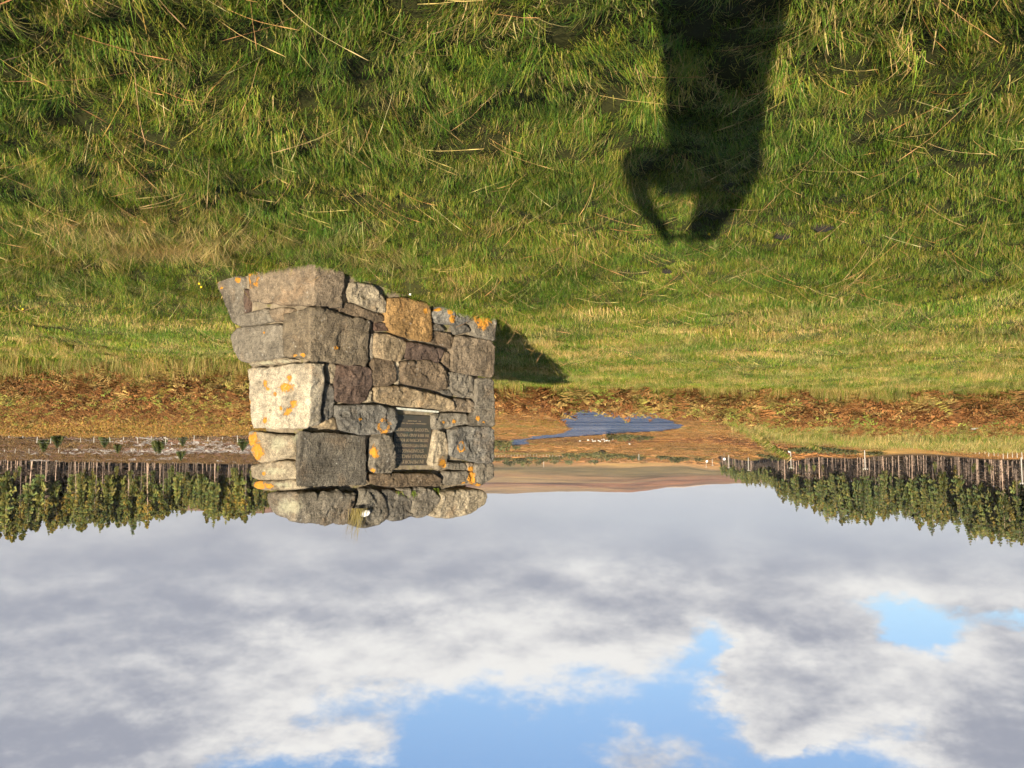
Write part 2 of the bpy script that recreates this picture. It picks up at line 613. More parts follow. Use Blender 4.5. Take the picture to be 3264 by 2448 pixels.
def build_ground():
    azs = np.concatenate([np.linspace(-PI, -.72, 40, endpoint=False), np.linspace(-.72, .72, 520), np.linspace(.72, PI, 40, endpoint=False)[1:]])
    rads = np.concatenate([[.4, .8, 1.2, 1.6], np.geomspace(2.0, 14500, 560)])
    A, R = np.meshgrid(azs, rads)
    X, Y = (R * np.sin(A)), (R * np.cos(A))
    Z = H(X.ravel(), Y.ravel())
    na, nr = len(azs), len(rads)
    v = np.stack([X.ravel(), Y.ravel(), Z], 1)
    v = np.vstack([v, [[0, 0, h1(0, .01)]]])
    i = np.arange(nr - 1)[:, None] * na + np.arange(na)[None]
    j = np.arange(nr - 1)[:, None] * na + (np.arange(na)[None] + 1) % na
    quads = np.stack([i, j, j + na, i + na], -1).reshape(-1, 4)[:, ::-1]
    tris = [(len(v) - 1, (k + 1) % na, k) for k in range(na)]
    me = bpy.data.meshes.new('ground')
    me.from_pydata(v.tolist(), [], quads.tolist() + tris)
    x, y = v[:, 0], v[:, 1]
    crest, turf, bank, felled, wood, u, d = ground_zones(x, y)

    def c3(*c):
        return np.array(c, float)[None]
    n1 = fbm(x * .02, y * .02, 41)[:, None]
    n2 = fbm(x * .004, y * .012, 42)[:, None]
    n3 = fbm(x * .1, y * .1, 43)[:, None]
    col = c3(.30, .145, .05) * (1 + .5 * n1) + c3(.02, .03, .0) * n2          # orange valley grass
    green = sstep(.05, .45, fbm(x * .006, y * .012, 44))[:, None]
    col = col * (1 - .55 * green) + c3(.17, .15, .05) * .55 * green
    right = sstep(700, 770, u)[:, None] * sstep(13, 17, d)[:, None] * (1 - sstep(112, 122, d))[:, None]
    col = col * (1 - right) + right * (c3(.21, .105, .03) * (1 + .6 * n3))
    b = bank[:, None]
    col = col * (1 - b) + b * (c3(.20, .17, .06) * (1 + .4 * n3))
    f = felled[:, None]
    col = col * (1 - f) + f * (c3(.135, .075, .05) * (1 + .8 * n3))
    moor = sstep(1050, 1500, d)[:, None]
    m1 = sstep(-.15, .3, fbm(x * .0016, y * .004, 51))[:, None]
    m2 = sstep(.05, .35, fbm(x * .0012, y * .006, 52))[:, None]
    mc = c3(.145, .072, .046) * (1 - m1) + c3(.065, .036, .028) * m1
    mc = mc * (1 - .6 * m2) + c3(.19, .14, .075) * .6 * m2
    low = (1 - sstep(1500, 2000, d))[:, None]
    mc = mc * (1 - .5 * low) + c3(.15, .13, .06) * .5 * low
    col = col * (1 - moor) + mc * moor
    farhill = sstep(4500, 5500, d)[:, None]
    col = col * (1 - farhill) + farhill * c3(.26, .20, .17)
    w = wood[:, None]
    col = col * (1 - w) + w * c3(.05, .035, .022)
    g = turf[:, None]
    col = col * (1 - g) + g * ((c3(.035, .036, .012) + c3(.05, .055, .014) * sstep(7, 12, d)[:, None]) * (1 + .5 * n3))
    wet = (inside(RIVER, x, y) | inside(POOL, x, y))[:, None]
    col = np.where(wet, c3(.05, .035, .02), col)
    a = me.color_attributes.new('col', 'FLOAT_COLOR', 'POINT')
    a.data.foreach_set('color', np.hstack([np.clip(col, .004, 1), np.ones((len(v), 1))]).astype(np.float32).ravel())
    m, t, bs = material('ground')
    pos = t.node('ShaderNodeNewGeometry').outputs['Position']
    base = t.attr('col').outputs['Color']
    na_ = t.noise(pos, 3.0, 5, .65)
    nb = t.noise(pos, .22, 6, .7)
    nc = t.noise(t.vmath('MULTIPLY', pos, (.02, .06, .05)), 1.0, 7, .7)
    c = t.mix(1.0, base, t.ramp(na_, [(.25, (.48, .48, .48)), (.75, (1.1, 1.1, 1.1))]), 'MULTIPLY')
    c = t.mix(1.0, c, t.ramp(nb, [(.3, (.68, .72, .72)), (.7, (1.3, 1.26, 1.2))]), 'MULTIPLY')
    c = t.mix(1.0, c, t.ramp(nc, [(.3, (.52, .56, .56)), (.7, (1.45, 1.40, 1.32))]), 'MULTIPLY')
    nd = t.noise(t.vmath('MULTIPLY', pos, (.006, .010, .05)), 1.0, 9, .68, .6)
    c = t.mix(1.0, c, t.ramp(nd, [(.34, (.50, .52, .55)), (.5, (1.0, 1.0, 1.0)), (.66, (1.5, 1.42, 1.25))]), 'MULTIPLY')
    t.l.new(c, bs.inputs['Base Color'])
    bs.inputs['Roughness'].default_value = .95
    bs.inputs['Specular IOR Level'].default_value = .1
    bs.inputs['Diffuse Roughness'].default_value = 1.0
    hgt = t.math('ADD', t.math('MULTIPLY', na_, .05), t.math('MULTIPLY', nb, .5))
    t.l.new(t.bump(hgt, .8, 1.0), bs.inputs['Normal'])
    o = new_obj('ground', me, m, smooth=True)
    tag(o, 'grassy knoll falling to an orange river valley and brown moorland hills', 'ground', kind='structure')


build_ground()


def build_water():
    m, t, bs = material('river_water')
    pos = t.node('ShaderNodeNewGeometry').outputs['Position']
    bs.inputs['Base Color'].default_value = (.018, .048, .13, 1)  # blue of the reflected sky is put into the water's base colour
    bs.inputs['Specular IOR Level'].default_value = .28
    bs.inputs['Roughness'].default_value = .22
    bs.inputs['IOR'].default_value = 1.333
    n1 = t.noise(t.vmath('MULTIPLY', pos, (.9, .25, 1)), 1.0, 5, .7)
    n2 = t.noise(t.vmath('MULTIPLY', pos, (.05, .02, 1)), 1.0, 3, .6)
    n3 = t.noise(t.vmath('MULTIPLY', pos, (.012, .11, 1)), 1.0, 4, .65)
    h = t.math('MULTIPLY', n1, t.math('MULTIPLY', t.smooth(n2, .25, .7, .35, 1.0), t.smooth(n3, .38, .62, .25, 1.2)))
    t.l.new(t.smooth(n3, .4, .62, .14, .36), bs.inputs['Roughness'])
    t.l.new(t.bump(h, 1.0, 3.0), bs.inputs['Normal'])
    for poly, lab in ((RIVER, 'broad dark blue river bend beyond the bracken'), (POOL, 'thin sliver of blue water farther up the valley')):
        c = poly.mean(0)
        mb = MB()
        lo, hi = poly.min(0) - 12, poly.max(0) + 12
        nx, ny = 12, 24
        vs = [(lo[0] + (hi[0] - lo[0]) * i / nx, lo[1] + (hi[1] - lo[1]) * j / ny, WATER_Z) for j in range(ny + 1) for i in range(nx + 1)]
        fs = [(j * (nx + 1) + i, j * (nx + 1) + i + 1, (j + 1) * (nx + 1) + i + 1, (j + 1) * (nx + 1) + i) for j in range(ny) for i in range(nx)]
        mb.add(vs, fs)
        tag(mb.obj('river', m), lab, 'river', kind='structure')


build_water()


# ------------------------------------------------------------------ grass
def plant_material(name, tint_a, tint_b, transl=.35, nscale=.6, rand=.5, rough=.6, spec=.25):
    """leaf colours come from a per-leaf attribute, varied from plant to plant and from patch to patch"""
    m, t, bs = material(name)
    pos = t.node('ShaderNodeNewGeometry').outputs['Position']
    base = t.attr('col').outputs['Color']
    rnd = t.node('ShaderNodeObjectInfo').outputs['Random']
    n = t.noise(pos, nscale, 4, .6)
    tint = t.mix(t.smooth(n, .32, .68), tint_a, tint_b)
    c = t.mix(1.0, base, tint, 'MULTIPLY')
    v = t.math('ADD', 1.0 - rand * .5, t.math('MULTIPLY', rnd, rand))
    c = t.mix(1.0, c, t.comb(v, v, v), 'MULTIPLY')
    t.l.new(c, bs.inputs['Base Color'])
    bs.inputs['Roughness'].default_value = rough
    bs.inputs['Specular IOR Level'].default_value = spec
    tr = t.node('ShaderNodeBsdfTranslucent')
    t.l.new(c, tr.inputs['Color'])
    mx = t.node('ShaderNodeMixShader', {0: transl})
    t.l.new(bs.outputs[0], mx.inputs[1])
    t.l.new(tr.outputs[0], mx.inputs[2])
    out = [x for x in t.n if x.type == 'OUTPUT_MATERIAL'][0]
    t.l.new(mx.outputs[0], out.inputs['Surface'])
    return m


GREENS = [(.115, .205, .018), (.085, .172, .015), (.160, .225, .024), (.06, .13, .012), (.195, .225, .03), (.24, .235, .045)]
STRAW = [(.38, .31, .12), (.33, .26, .095), (.46, .38, .18), (.27, .21, .07)]


def blade(mb, base, yaw, lean, length, width, col, droop=.9, segs=3):
    """one grass blade: a tapered strip that leans and then droops"""
    dx, dy = math.cos(yaw), math.sin(yaw)
    side = Vector((-dy, dx, 0))
    p = Vector(base)
    ang = lean
    vs = []
    for k in range(segs + 1):
        f = k / segs
        w = width * (1 - f) ** .7 * .5
        if k == segs:
            vs.append(p.copy())
        else:
            vs += [p - side * w, p + side * w]
        st = length / segs
        p = p + Vector((dx * math.sin(ang), dy * math.sin(ang), math.cos(ang))) * st
        ang += droop / segs
    fs = [(2 * k, 2 * k + 1, 2 * k + 3, 2 * k + 2) for k in range(segs - 1)]
    fs.append((2 * segs - 2, 2 * segs - 1, 2 * segs))
    mb.add(vs, fs, col)


def tuft(n, rad, l0, l1, width, straw, lean=(.2, 1.2), seed=0, comb=None, droop=.9):
    r = random.Random(seed)
    mb = MB()
    for i in range(n):
        a, q = r.uniform(0, 2 * PI), rad * math.sqrt(r.random())
        yaw = a + r.gauss(0, .9) if comb is None else comb + r.gauss(0, .7)
        c = r.choice(STRAW) if r.random() < straw else r.choice(GREENS)
        k = r.uniform(.75, 1.25)
        blade(mb, (math.cos(a) * q, math.sin(a) * q, -.012), yaw, r.uniform(*lean), r.uniform(l0, l1), width * r.uniform(.7, 1.3),
              tuple(x * k for x in c), droop * r.uniform(.4, 1.4))
    return mb.mesh('tuft')


def turf_tile(rad, dens, l0, l1, width, straw, seed, lump=.10, lump_h=.045, comb=None, lean=(.15, 1.25), segs=2, droop=1.0, gap=.75, gain=1.0):
    """a round sod of turf with lumps, hollows and patches of dead blades; sods overlap at their thin edges"""
    r = random.Random(seed)
    n = int(dens * PI * rad * rad)
    mb = MB()
    flow = r.uniform(0, 6)
    for i in range(n):
        a, q = r.uniform(0, 2 * PI), math.sqrt(r.random())
        if q > .8 and r.random() < (q - .8) * 3.5:
            continue
        x, y = math.cos(a) * q * rad, math.sin(a) * q * rad
        nz = noise.noise(Vector((x / lump, y / lump, seed * 3.3)))
        n2 = noise.noise(Vector((x / (lump * 2.2), y / (lump * 2.2), seed * 5.1 + 40)))
        if nz < -.20 and r.random() < gap:
            continue
        yaw = (flow + 3.2 * noise.noise(Vector((x / .25, y / .25, seed * 1.9))) if comb is None else comb) + r.gauss(0, .75)
        st = straw * (1 + 2.2 * n2)
        c = r.choice(STRAW) if r.random() < st else r.choice(GREENS)
        k = r.uniform(.72, 1.28) * gain
        L = r.uniform(l0, l1) * (1 + .55 * nz)
        blade(mb, (x, y, -.012 + lump_h * nz), yaw, r.uniform(*lean), L, width * r.uniform(.65, 1.35), tuple(v * k for v in c), droop * r.uniform(.3, 1.4), segs)
    return mb.mesh('turf')


def stalks(n, l0, l1, seed, lean=(.5, 1.35), thick=1.0):
    """dry flowering stems lying over the turf, with a narrow seed head"""
    r = random.Random(seed)
    mb = MB()
    yaw0 = r.uniform(0, 2 * PI)
    for i in range(n):
        yaw, ln = yaw0 + r.gauss(0, .5), r.uniform(*lean)
        L = r.uniform(l0, l1)
        c = tuple(x * r.uniform(.8, 1.2) for x in r.choice(STRAW))
        p = Vector((r.uniform(-.08, .08), r.uniform(-.08, .08), .01))
        pts, ang = [], ln
        for k in range(6):
            pts.append(p.copy())
            ang += r.uniform(.0, .13)
            ang = min(ang, 1.62)
            yaw += r.gauss(0, .07)
            p = p + Vector((math.cos(yaw) * math.sin(ang), math.sin(yaw) * math.sin(ang), math.cos(ang))) * L / 5
            p.z = max(p.z, .03)
        mb.tube(pts, [.0010 * thick, .0010 * thick, .0009 * thick, .0008 * thick, .0007 * thick, .0005], 3, c, cap=False)
        d = (pts[5] - pts[4]).normalized()
        mb.tube([pts[4], pts[4] + (pts[5] - pts[4]) * .5, pts[5] + d * .02], [.0008, .0022 * thick, .0005], 3, tuple(x * 1.05 for x in c), cap=False)
    return mb.mesh('stalks')


def build_grass():
    mat = plant_material('grass', (.60, .73, .54), (1.20, 1.0, .88), transl=.24, nscale=1.1, rand=.3)
    K = []
    for s in range(5):
        K.append(turf_tile(.36, 7200, .025, .065, .0034, .07, s))                       # 0-4 short turf
    for s in range(4):
        K.append(turf_tile(.36, 6600, .035, .09, .0034, .15, 20 + s, lean=(.3, 1.35)))    # 5-8 longer, yellower
    for s in range(3):
        K.append(turf_tile(.34, 6600, .05, .12, .0032, .17, 40 + s, lump=.15, lump_h=.085, lean=(.2, 1.25), segs=3, droop=1.7))  # 9-11 tussocks
    for s in range(4):
        K.append(turf_tile(.75, 3000, .03, .075, .0054, .30, 60 + s, lump=.30, lump_h=.02, gap=.1, gain=1.22))          # 12-15 turf, middle distance
    for s in range(3):
        K.append(turf_tile(.75, 2500, .04, .11, .0054, .42, 70 + s, lump=.30, lump_h=.02, lean=(.25, 1.2), gap=.1, gain=1.22))  # 16-18 fading turf, middle distance
    for s in range(3):
        K.append(tuft(44, .07, .12, .26, .0036, .9, seed=80 + s, comb=s * 2.1, lean=(.6, 1.25), droop=.7))   # 19-21 dead straw
    for s in range(6):
        K.append(stalks(3, .18, .42, 90 + s))                                           # 22-27 long stems
    for s in range(3):
        K.append(tuft(44, .09, .16, .34, .0050, .70, seed=100 + s, lean=(.05, .5), droop=.5))  # 28-30 upright fading grass
    for s in range(4):
        K.append(turf_tile(1.7, 330, .12, .34, .016, .62 + .2 * (s % 2), 110 + s, lump=.5, lump_h=.08, lean=(.1, 1.0)))   # 31-34 bank grass
    col = protos('grass_kind', K, mat)
    P, Rr, S, I = [], [], [], []

    def normals(x, y):
        e = .15
        gx = (H(x + e, y) - H(x - e, y)) / (2 * e)
        gy = (H(x, y + e) - H(x, y - e)) / (2 * e)
        return gx, gy

    def put(x, y, idx, smin, smax, jitter=.03, yaw=None):
        m = len(x)
        if not m:
            return
        P.append(np.stack([x, y, H(x, y)], 1))
        gx, gy = normals(x, y)
        # Euler XYZ is applied X, Y, Z: turn about Z comes last, so tilt in the turned frame
        w = rng.uniform(0, 2 * PI, m) if yaw is None else yaw
        c, s = np.cos(w), np.sin(w)
        lx, ly = gx * c + gy * s, -gx * s + gy * c
        Rr.append(np.stack([np.arctan(ly) + rng.normal(0, jitter, m), -np.arctan(lx) + rng.normal(0, jitter, m), w], 1))
        S.append(rng.uniform(smin, smax, m))
        I.append(idx)

    def grid(r0, r1, step, half, keep, pick, smin, smax):
        R1 = r1 * math.sin(min(half, 1.5)) + step
        gx, gy = np.meshgrid(np.arange(-R1, R1, step), np.arange(0, r1 + step, step * .87))
        gx = gx + (np.arange(gx.shape[0])[:, None] % 2) * step * .5
        x = gx.ravel() + rng.uniform(-.28, .28, gx.size) * step
        y = gy.ravel() + rng.uniform(-.28, .28, gx.size) * step
        r, a = np.hypot(x, y), np.arctan2(x, y)
        crest, turf, bank, felled, wood, u, d = ground_zones(x, y)
        ok = (r > r0) & (r <= r1) & (np.abs(a) < half) & keep(x, y, turf, bank, u, d)
        x, y = x[ok], y[ok]
        put(x, y, pick(x, y, len(x)), smin, smax)

    def on_turf(x, y, turf, bank, u, d):
        return (turf > .45) & ~in_cairn(x, y)

    def near_pick(x, y, n):
        f = fbm(x * .5, y * .5, 61)
        tus = fbm(x * .45 + 3, y * .45, 63) + .55 * sstep(.6, 2.4, x - .10 * y) + .35 * sstep(5.0, 2.6, np.hypot(x, y))
        i = rng.integers(0, 5, n)
        i = np.where(rng.random(n) < .40 + .9 * f, rng.integers(5, 9, n), i)
        i = np.where((tus > .10) & (rng.random(n) < .75), rng.integers(9, 12, n), i)
        i = np.where(np.hypot(x - 1.8, y - 7.3) < 1.3, rng.integers(0, 5, n), i)
        return i

    def mid_pick(x, y, n):
        f = fbm(x * .22, y * .22, 64)
        dd = np.hypot(x, y)
        return np.where(rng.random(n) < np.clip(.10 + .7 * f + .05 * (dd - 10), 0, .8), rng.integers(16, 19, n), rng.integers(12, 16, n))
    grid(1.5, 9.2, .40, .72, on_turf, near_pick, .85, 1.12)
    grid(9.0, 22.5, .86, .68, on_turf, mid_pick, .9, 1.1)

    def extra(r0, r1, dens, half, keep, lo, hi, smin, smax, mask=None):
        n = int(dens * half * (r1 * r1 - r0 * r0))
        r = np.sqrt(rng.uniform(r0 * r0, r1 * r1, n))
        a = rng.uniform(-half, half, n)
        x, y = r * np.sin(a), r * np.cos(a)
        crest, turf, bank, felled, wood, u, d = ground_zones(x, y)
        ok = keep(x, y, turf, bank, u, d)
        if mask is not None:
            ok &= mask(x, y)
        x, y = x[ok], y[ok]
        put(x, y, rng.integers(lo, hi, len(x)), smin, smax, .1)
    extra(1.8, 6.5, 8, .70, on_turf, 22, 28, .6, 1.15)
    extra(6.5, 14, 5, .66, on_turf, 22, 28, .8, 1.3)
    extra(1.8, 9, 5, .70, on_turf, 19, 22, .5, .8, lambda x, y: fbm(x * .7, y * .7, 71) > .12)
    extra(9, 21, 4, .66, on_turf, 28, 31, .35, .65, lambda x, y: fbm(x * .3, y * .3, 72) > -.05)
    extra(14.5, 21, 8, .66, on_turf, 28, 31, .35, .65)

    def fade_keep(x, y, turf, bank, u, d):
        crest = np.interp(u, [0, 300, 530, 700, 770, 1024], [20, 19.5, 18.5, 16, 14.6, 14.4])
        return (np.abs(d - crest + .5) < 1.3) & (rng.random(len(x)) < np.where(u < 560, sstep(450, 150, u) + .2, .3))
    extra(13, 23, 60, .62, fade_keep, 28, 31, .7, 1.25)

    def on_bank(x, y, turf, bank, u, d):
        return bank > .3
    grid(19, 55, 2.0, .64, on_bank, lambda x, y, n: rng.integers(31, 35, n), .8, 1.1)
    grid(55, 125, 3.4, .64, on_bank, lambda x, y, n: rng.integers(31, 35, n), 1.5, 2.0)

    # flattened straw round the right-hand foot of the cairn and along its front
    for (u, v, n, sp) in ((905, 540, 40, .35), (880, 525, 55, .35), (850, 522, 40, .3), (860, 545, 20, .4), (640, 508, 20, .28), (690, 532, 12, .3), (560, 482, 8, .2), (980, 500, 24, .5), (760, 535, 14, .3)):
        c = hit(u, v)
        x, y = c.x + rng.normal(0, sp, n), c.y + rng.normal(0, sp * .8, n)
        ok = ~in_cairn(x, y)
        x, y = x[ok], y[ok]
        put(x, y, rng.integers(19, 22, len(x)), .7, 1.15, .15, rng.normal(2.2, .8, len(x)))
    scatter('grass', np.vstack(P), np.vstack(Rr), np.concatenate(S), np.concatenate(I), col, 'rough green turf with dead straw stems covering the knoll', 'grass')


# ------------------------------------------------------------------ memorial cairn frame
N0 = on_level(709, 497, 0.0)
L0 = at_depth(531, 460, 8.75)
L0.z = 0
R0 = at_depth(807, 486, 8.05)
R0.z = 0
EF = (L0 - N0).normalized()
ER = (R0 - N0).normalized()
NFI = Vector((-EF.y, EF.x, 0))
if NFI.dot(ER) < 0:
    NFI = -NFI
NRI = Vector((-ER.y, ER.x, 0))
if NRI.dot(EF) < 0:
    NRI = -NRI
BF, BR = .150, .03


class Face:
    def __init__(self, o, e, inward, batter):
        self.o, self.e1 = o, e
        self.e2 = (inward * batter + Vector((0, 0, 1))).normalized()
        self.n = -(inward - Vector((0, 0, batter))).normalized()      # outward
        self.n = (self.n - self.e1 * self.n.dot(self.e1) - self.e2 * self.n.dot(self.e2)).normalized()

    def px(self, u, v, off=0.0):
        d = ray(u, v)
        o = Vector((0, 0, EYE))
        s = ((self.o + self.n * off) - o).dot(self.n) / d.dot(self.n)
        return o + d * s

    def ab(self, p):
        return (p - self.o).dot(self.e1), (p - self.o).dot(self.e2)

    def p(self, a, b, h=0.0):
        return self.o + self.e1 * a + self.e2 * b + self.n * h


FRONT = Face(N0, EF, NFI, BF)
RIGHT = Face(N0, ER, NRI, BR)
DEPTH_L = (R0 - N0).length


def cpx(cx, cy):
    """tracing coordinates of the enlarged cairn -> upright view pixel"""
    return src(650 + cx / 2.212, 800 + cy / 2.212)


CAIRN_POLY = np.array([tuple(N0 + (EF * a + ER * b))[:2] for a, b in
                       ((-.03, -.03), ((L0 - N0).length + .02, -.03), ((L0 - N0).length + .02, DEPTH_L), (-.03, DEPTH_L))])


def in_cairn(x, y):
    return inside(CAIRN_POLY, x, y)


def project_c(p):
    """world point -> tracing coordinates"""
    q = Vector(p) - Vector((0, 0, EYE))
    f = q.y * CP - q.z * SP
    up = q.y * SP + q.z * CP
    u, v = 512 + FPX * q.x / f, 384 - FPX * up / f
    return (3264 - u * 3.1875 - 650) * 2.212, (2448 - v * 3.1875 - 800) * 2.212


# orange lichen: centre, radii, hole (tracing coordinates)
LICHEN = [(350, 195, 46, 62, .45), (430, 135, 26, 24, 0), (240, 206, 26, 22, 0), (90, 208, 14, 20, 0), (125, 262, 12, 10, 0), (580, 965, 58, 34, 0), (602, 895, 20, 32, 0),
          (432, 940, 18, 32, 0), (452, 975, 20, 10, 0), (497, 1008, 16, 18, 0), (312, 1062, 20, 30, 0), (630, 1080, 26, 32, 0), (598, 1125, 28, 26, 0),
          (543, 1108, 12, 18, 0), (575, 1152, 28, 12, 0), (432, 1195, 16, 28, 0), (300, 1155, 12, 20, 0), (350, 1330, 46, 52, 0), (380, 1405, 48, 62, 0), (375, 1455, 30, 28, 0),
          (422, 1570, 18, 16, 0), (395, 1652, 46, 36, 0), (462, 1658, 32, 24, 0), (1270, 1230, 46, 56, .55), (1198, 1420, 36, 52, 0), (1195, 1550, 16, 18, 0), (1680, 1495, 26, 40, 0),
          (1812, 1378, 30, 42, .6), (1762, 1203, 18, 16, 0), (1692, 1208, 12, 12, 0), (1930, 1180, 18, 20, 0), (1972, 1208, 12, 12, 0),
          (1890, 1600, 32, 62, 0), (1930, 1655, 30, 18, 0), (1830, 1640, 22, 14, 0), (1885, 1535, 24, 18, 0), (1968, 488, 56, 66, 0), (1912, 470, 20, 26, 0), (1750, 482, 24, 30, 0), (1735, 430, 22, 20, 0),
          (1645, 412, 34, 14, 0), (1562, 425, 16, 22, 0), (936, 682, 20, 16, 0), (702, 735, 26, 16, 0), (640, 738, 20, 12, 0), (1102, 1187, 14, 12, 0), (425, 575, 10, 10, 0)]
GREENISH = [(440, 790, 110, 26), (570, 780, 90, 22), (520, 1360, 110, 90), (500, 1550, 160, 50), (560, 1650, 120, 34), (640, 1320, 30, 80), (600, 1800, 160, 100), (700, 735, 60, 26)]


def stone_attrs(me):
    n = len(me.vertices)
    ori = np.zeros(n, np.float32)
    grn = np.zeros(n, np.float32)
    for i, vtx in enumerate(me.vertices):
        cx, cy = project_c(vtx.co)
        best = 0.0
        for (lx, ly, rx, ry, hole) in LICHEN:
            q = math.hypot((cx - lx) / rx, (cy - ly) / ry)
            if q < 1.6:
                val = 1.0 - .5 * q
                if hole and q < hole + .3:
                    val = min(val, .5 + (q - hole) * 1.2)
                best = max(best, val)
        ori[i] = best
        g = 0.0
        for (lx, ly, rx, ry) in GREENISH:
            q = math.hypot((cx - lx) / rx, (cy - ly) / ry)
            g = max(g, 1 - q * .7)
        grn[i] = max(g, 0)
    for nm, arr in (('lichen', ori), ('crust', grn)):
        a = me.attributes.new(nm, 'FLOAT', 'POINT')
        a.data.foreach_set('value', arr)


def stone_material():
    m, t, bs = material('rubble_stone')
    pos = t.node('ShaderNodeNewGeometry').outputs['Position']
    info = t.node('ShaderNodeObjectInfo')
    col = info.outputs['Color']
    rnd = info.outputs['Random']
    shift = t.vmath('ADD', pos, t.comb(t.math('MULTIPLY', rnd, 37.0), t.math('MULTIPLY', rnd, 11.0), 0.0))
    big = t.noise(shift, 5.0, 5, .6)
    mid = t.noise(shift, 22.0, 5, .65)
    fine = t.noise(shift, 110.0, 4, .7)
    grain = t.noise(shift, 320.0, 2, .6)
    c = t.mix(1.0, col, t.ramp(big, [(.3, (.62, .60, .58)), (.7, (1.32, 1.30, 1.26))]), 'MULTIPLY')
    c = t.mix(1.0, c, t.ramp(mid, [(.3, (.60, .60, .60)), (.72, (1.38, 1.36, 1.3))]), 'MULTIPLY')
    c = t.mix(1.0, c, t.ramp(fine, [(.3, (.45, .45, .48)), (.7, (1.55, 1.52, 1.46))]), 'MULTIPLY')
    # rusty weathering
    rust = t.smooth(t.noise(shift, 3.2, 5, .65, .4), .52, .72)
    c = t.mix(t.math('MULTIPLY', rust, .3), c, t.mix(1.0, c, (1.35, .93, .58), 'MULTIPLY'))
    # black weathering
    blk = t.smooth(t.noise(t.vmath('ADD', shift, (9, 3, 5)), 7.0, 6, .7), .56, .74)
    c = t.mix(t.math('MULTIPLY', blk, .62), c, (.040, .037, .034))
    # pale crust lichen
    vor = t.voronoi(t.vmath('ADD', shift, t.vmath('SCALE', t.noise(shift, 40, 3, .6, out=1), .03)), 26.0)
    pale = t.math('MULTIPLY', t.smooth(vor, .30, .14), t.smooth(t.noise(shift, 6.5, 3, .6), .54, .70))
    c = t.mix(t.math('MULTIPLY', pale, .45), c, (.46, .44, .38))
    cr = t.math('ADD', t.attr('crust').outputs['Fac'], t.math('MULTIPLY', t.math('SUBTRACT', mid, .5), 1.1))
    c = t.mix(t.math('MULTIPLY', t.smooth(cr, .5, .9), .5), c, (.36, .36, .24))
    m2 = t.noise(t.vmath('ADD', shift, (3, 8, 1)), 48.0, 4, .62)
    # orange lichen with crinkled edge
    li = t.math('ADD', t.attr('lichen').outputs['Fac'], t.math('ADD', t.math('MULTIPLY', t.math('SUBTRACT', mid, .5), 1.1), t.math('MULTIPLY', t.math('SUBTRACT', fine, .5), .7)))
    ol = t.mix(fine, (.34, .135, .014), (.60, .29, .04))
    lm = t.smooth(li, .53, .64)
    c = t.mix(t.math('MULTIPLY', lm, t.smooth(m2, .30, .46, .35, 1.0)), c, ol)
    t.l.new(c, bs.inputs['Base Color'])
    bs.inputs['Roughness'].default_value = .9
    bs.inputs['Specular IOR Level'].default_value = .18
    h = t.math('ADD', t.math('ADD', t.math('MULTIPLY', mid, .020), t.math('MULTIPLY', m2, .012)), t.math('ADD', t.math('MULTIPLY', fine, .005), t.math('MULTIPLY', grain, .0016)))
    h = t.math('ADD', h, t.math('MULTIPLY', lm, .0025))
    # splitting planes along the bed
    lay = t.noise(t.vmath('MULTIPLY', shift, (2.0, 2.0, 26.0)), 1.3, 4, .6)
    h = t.math('ADD', h, t.math('MULTIPLY', lay, .014))
    t.l.new(t.bump(h, 1.0, 1.0), bs.inputs['Normal'])
    return m


STONE = None
GREY, DGREY, TAN, BROWN, PURPLE, WHITE, OCHRE, PALE, BLUEG, WARM = (
    (.185, .168, .138), (.125, .117, .102), (.275, .22, .145), (.145, .112, .078), (.10, .073, .06), (.42, .38, .30), (.30, .19, .08), (.31, .27, .20), (.175, .17, .155), (.215, .175, .128))


def rough(p, amp, seed):
    q = Vector(p) * 1.0 + Vector((seed * 3.1, seed * 1.7, seed * .9))
    a = noise.fractal(q * 5.0, 1.0, 2.0, 4)
    # broken facets: each cell is a small plane of its own
    w = q + noise.noise_vector(q * 9.0) * .035
    d, pt = noise.voronoi(w * 8.5)
    f = (w * 8.5 - pt[0]).dot(noise.cell_vector(pt[0] * 7.7) - Vector((.5, .5, .5))) * 2.2
    w2 = w * 24.0
    d2, pt2 = noise.voronoi(w2)
    f2 = (w2 - pt2[0]).dot(noise.cell_vector(pt2[0] * 7.7) - Vector((.5, .5, .5))) * 2.0
    return amp * (.6 * a + .55 * f + .26 * f2)


def smooth_poly(pts, it=2, cut=.22):
    for _ in range(it):
        q = []
        n = len(pts)
        for i in range(n):
            a, b = Vector(pts[i]), Vector(pts[(i + 1) % n])
            q += [a.lerp(b, cut), a.lerp(b, 1 - cut)]
        pts = q
    return pts


def resample(pts, step):
    out = []
    n = len(pts)
    for i in range(n):
        a, b = Vector(pts[i]), Vector(pts[(i + 1) % n])
        k = max(1, int(round((b - a).length / step)))
        for j in range(k):
            out.append(a.lerp(b, j / k))
    return out


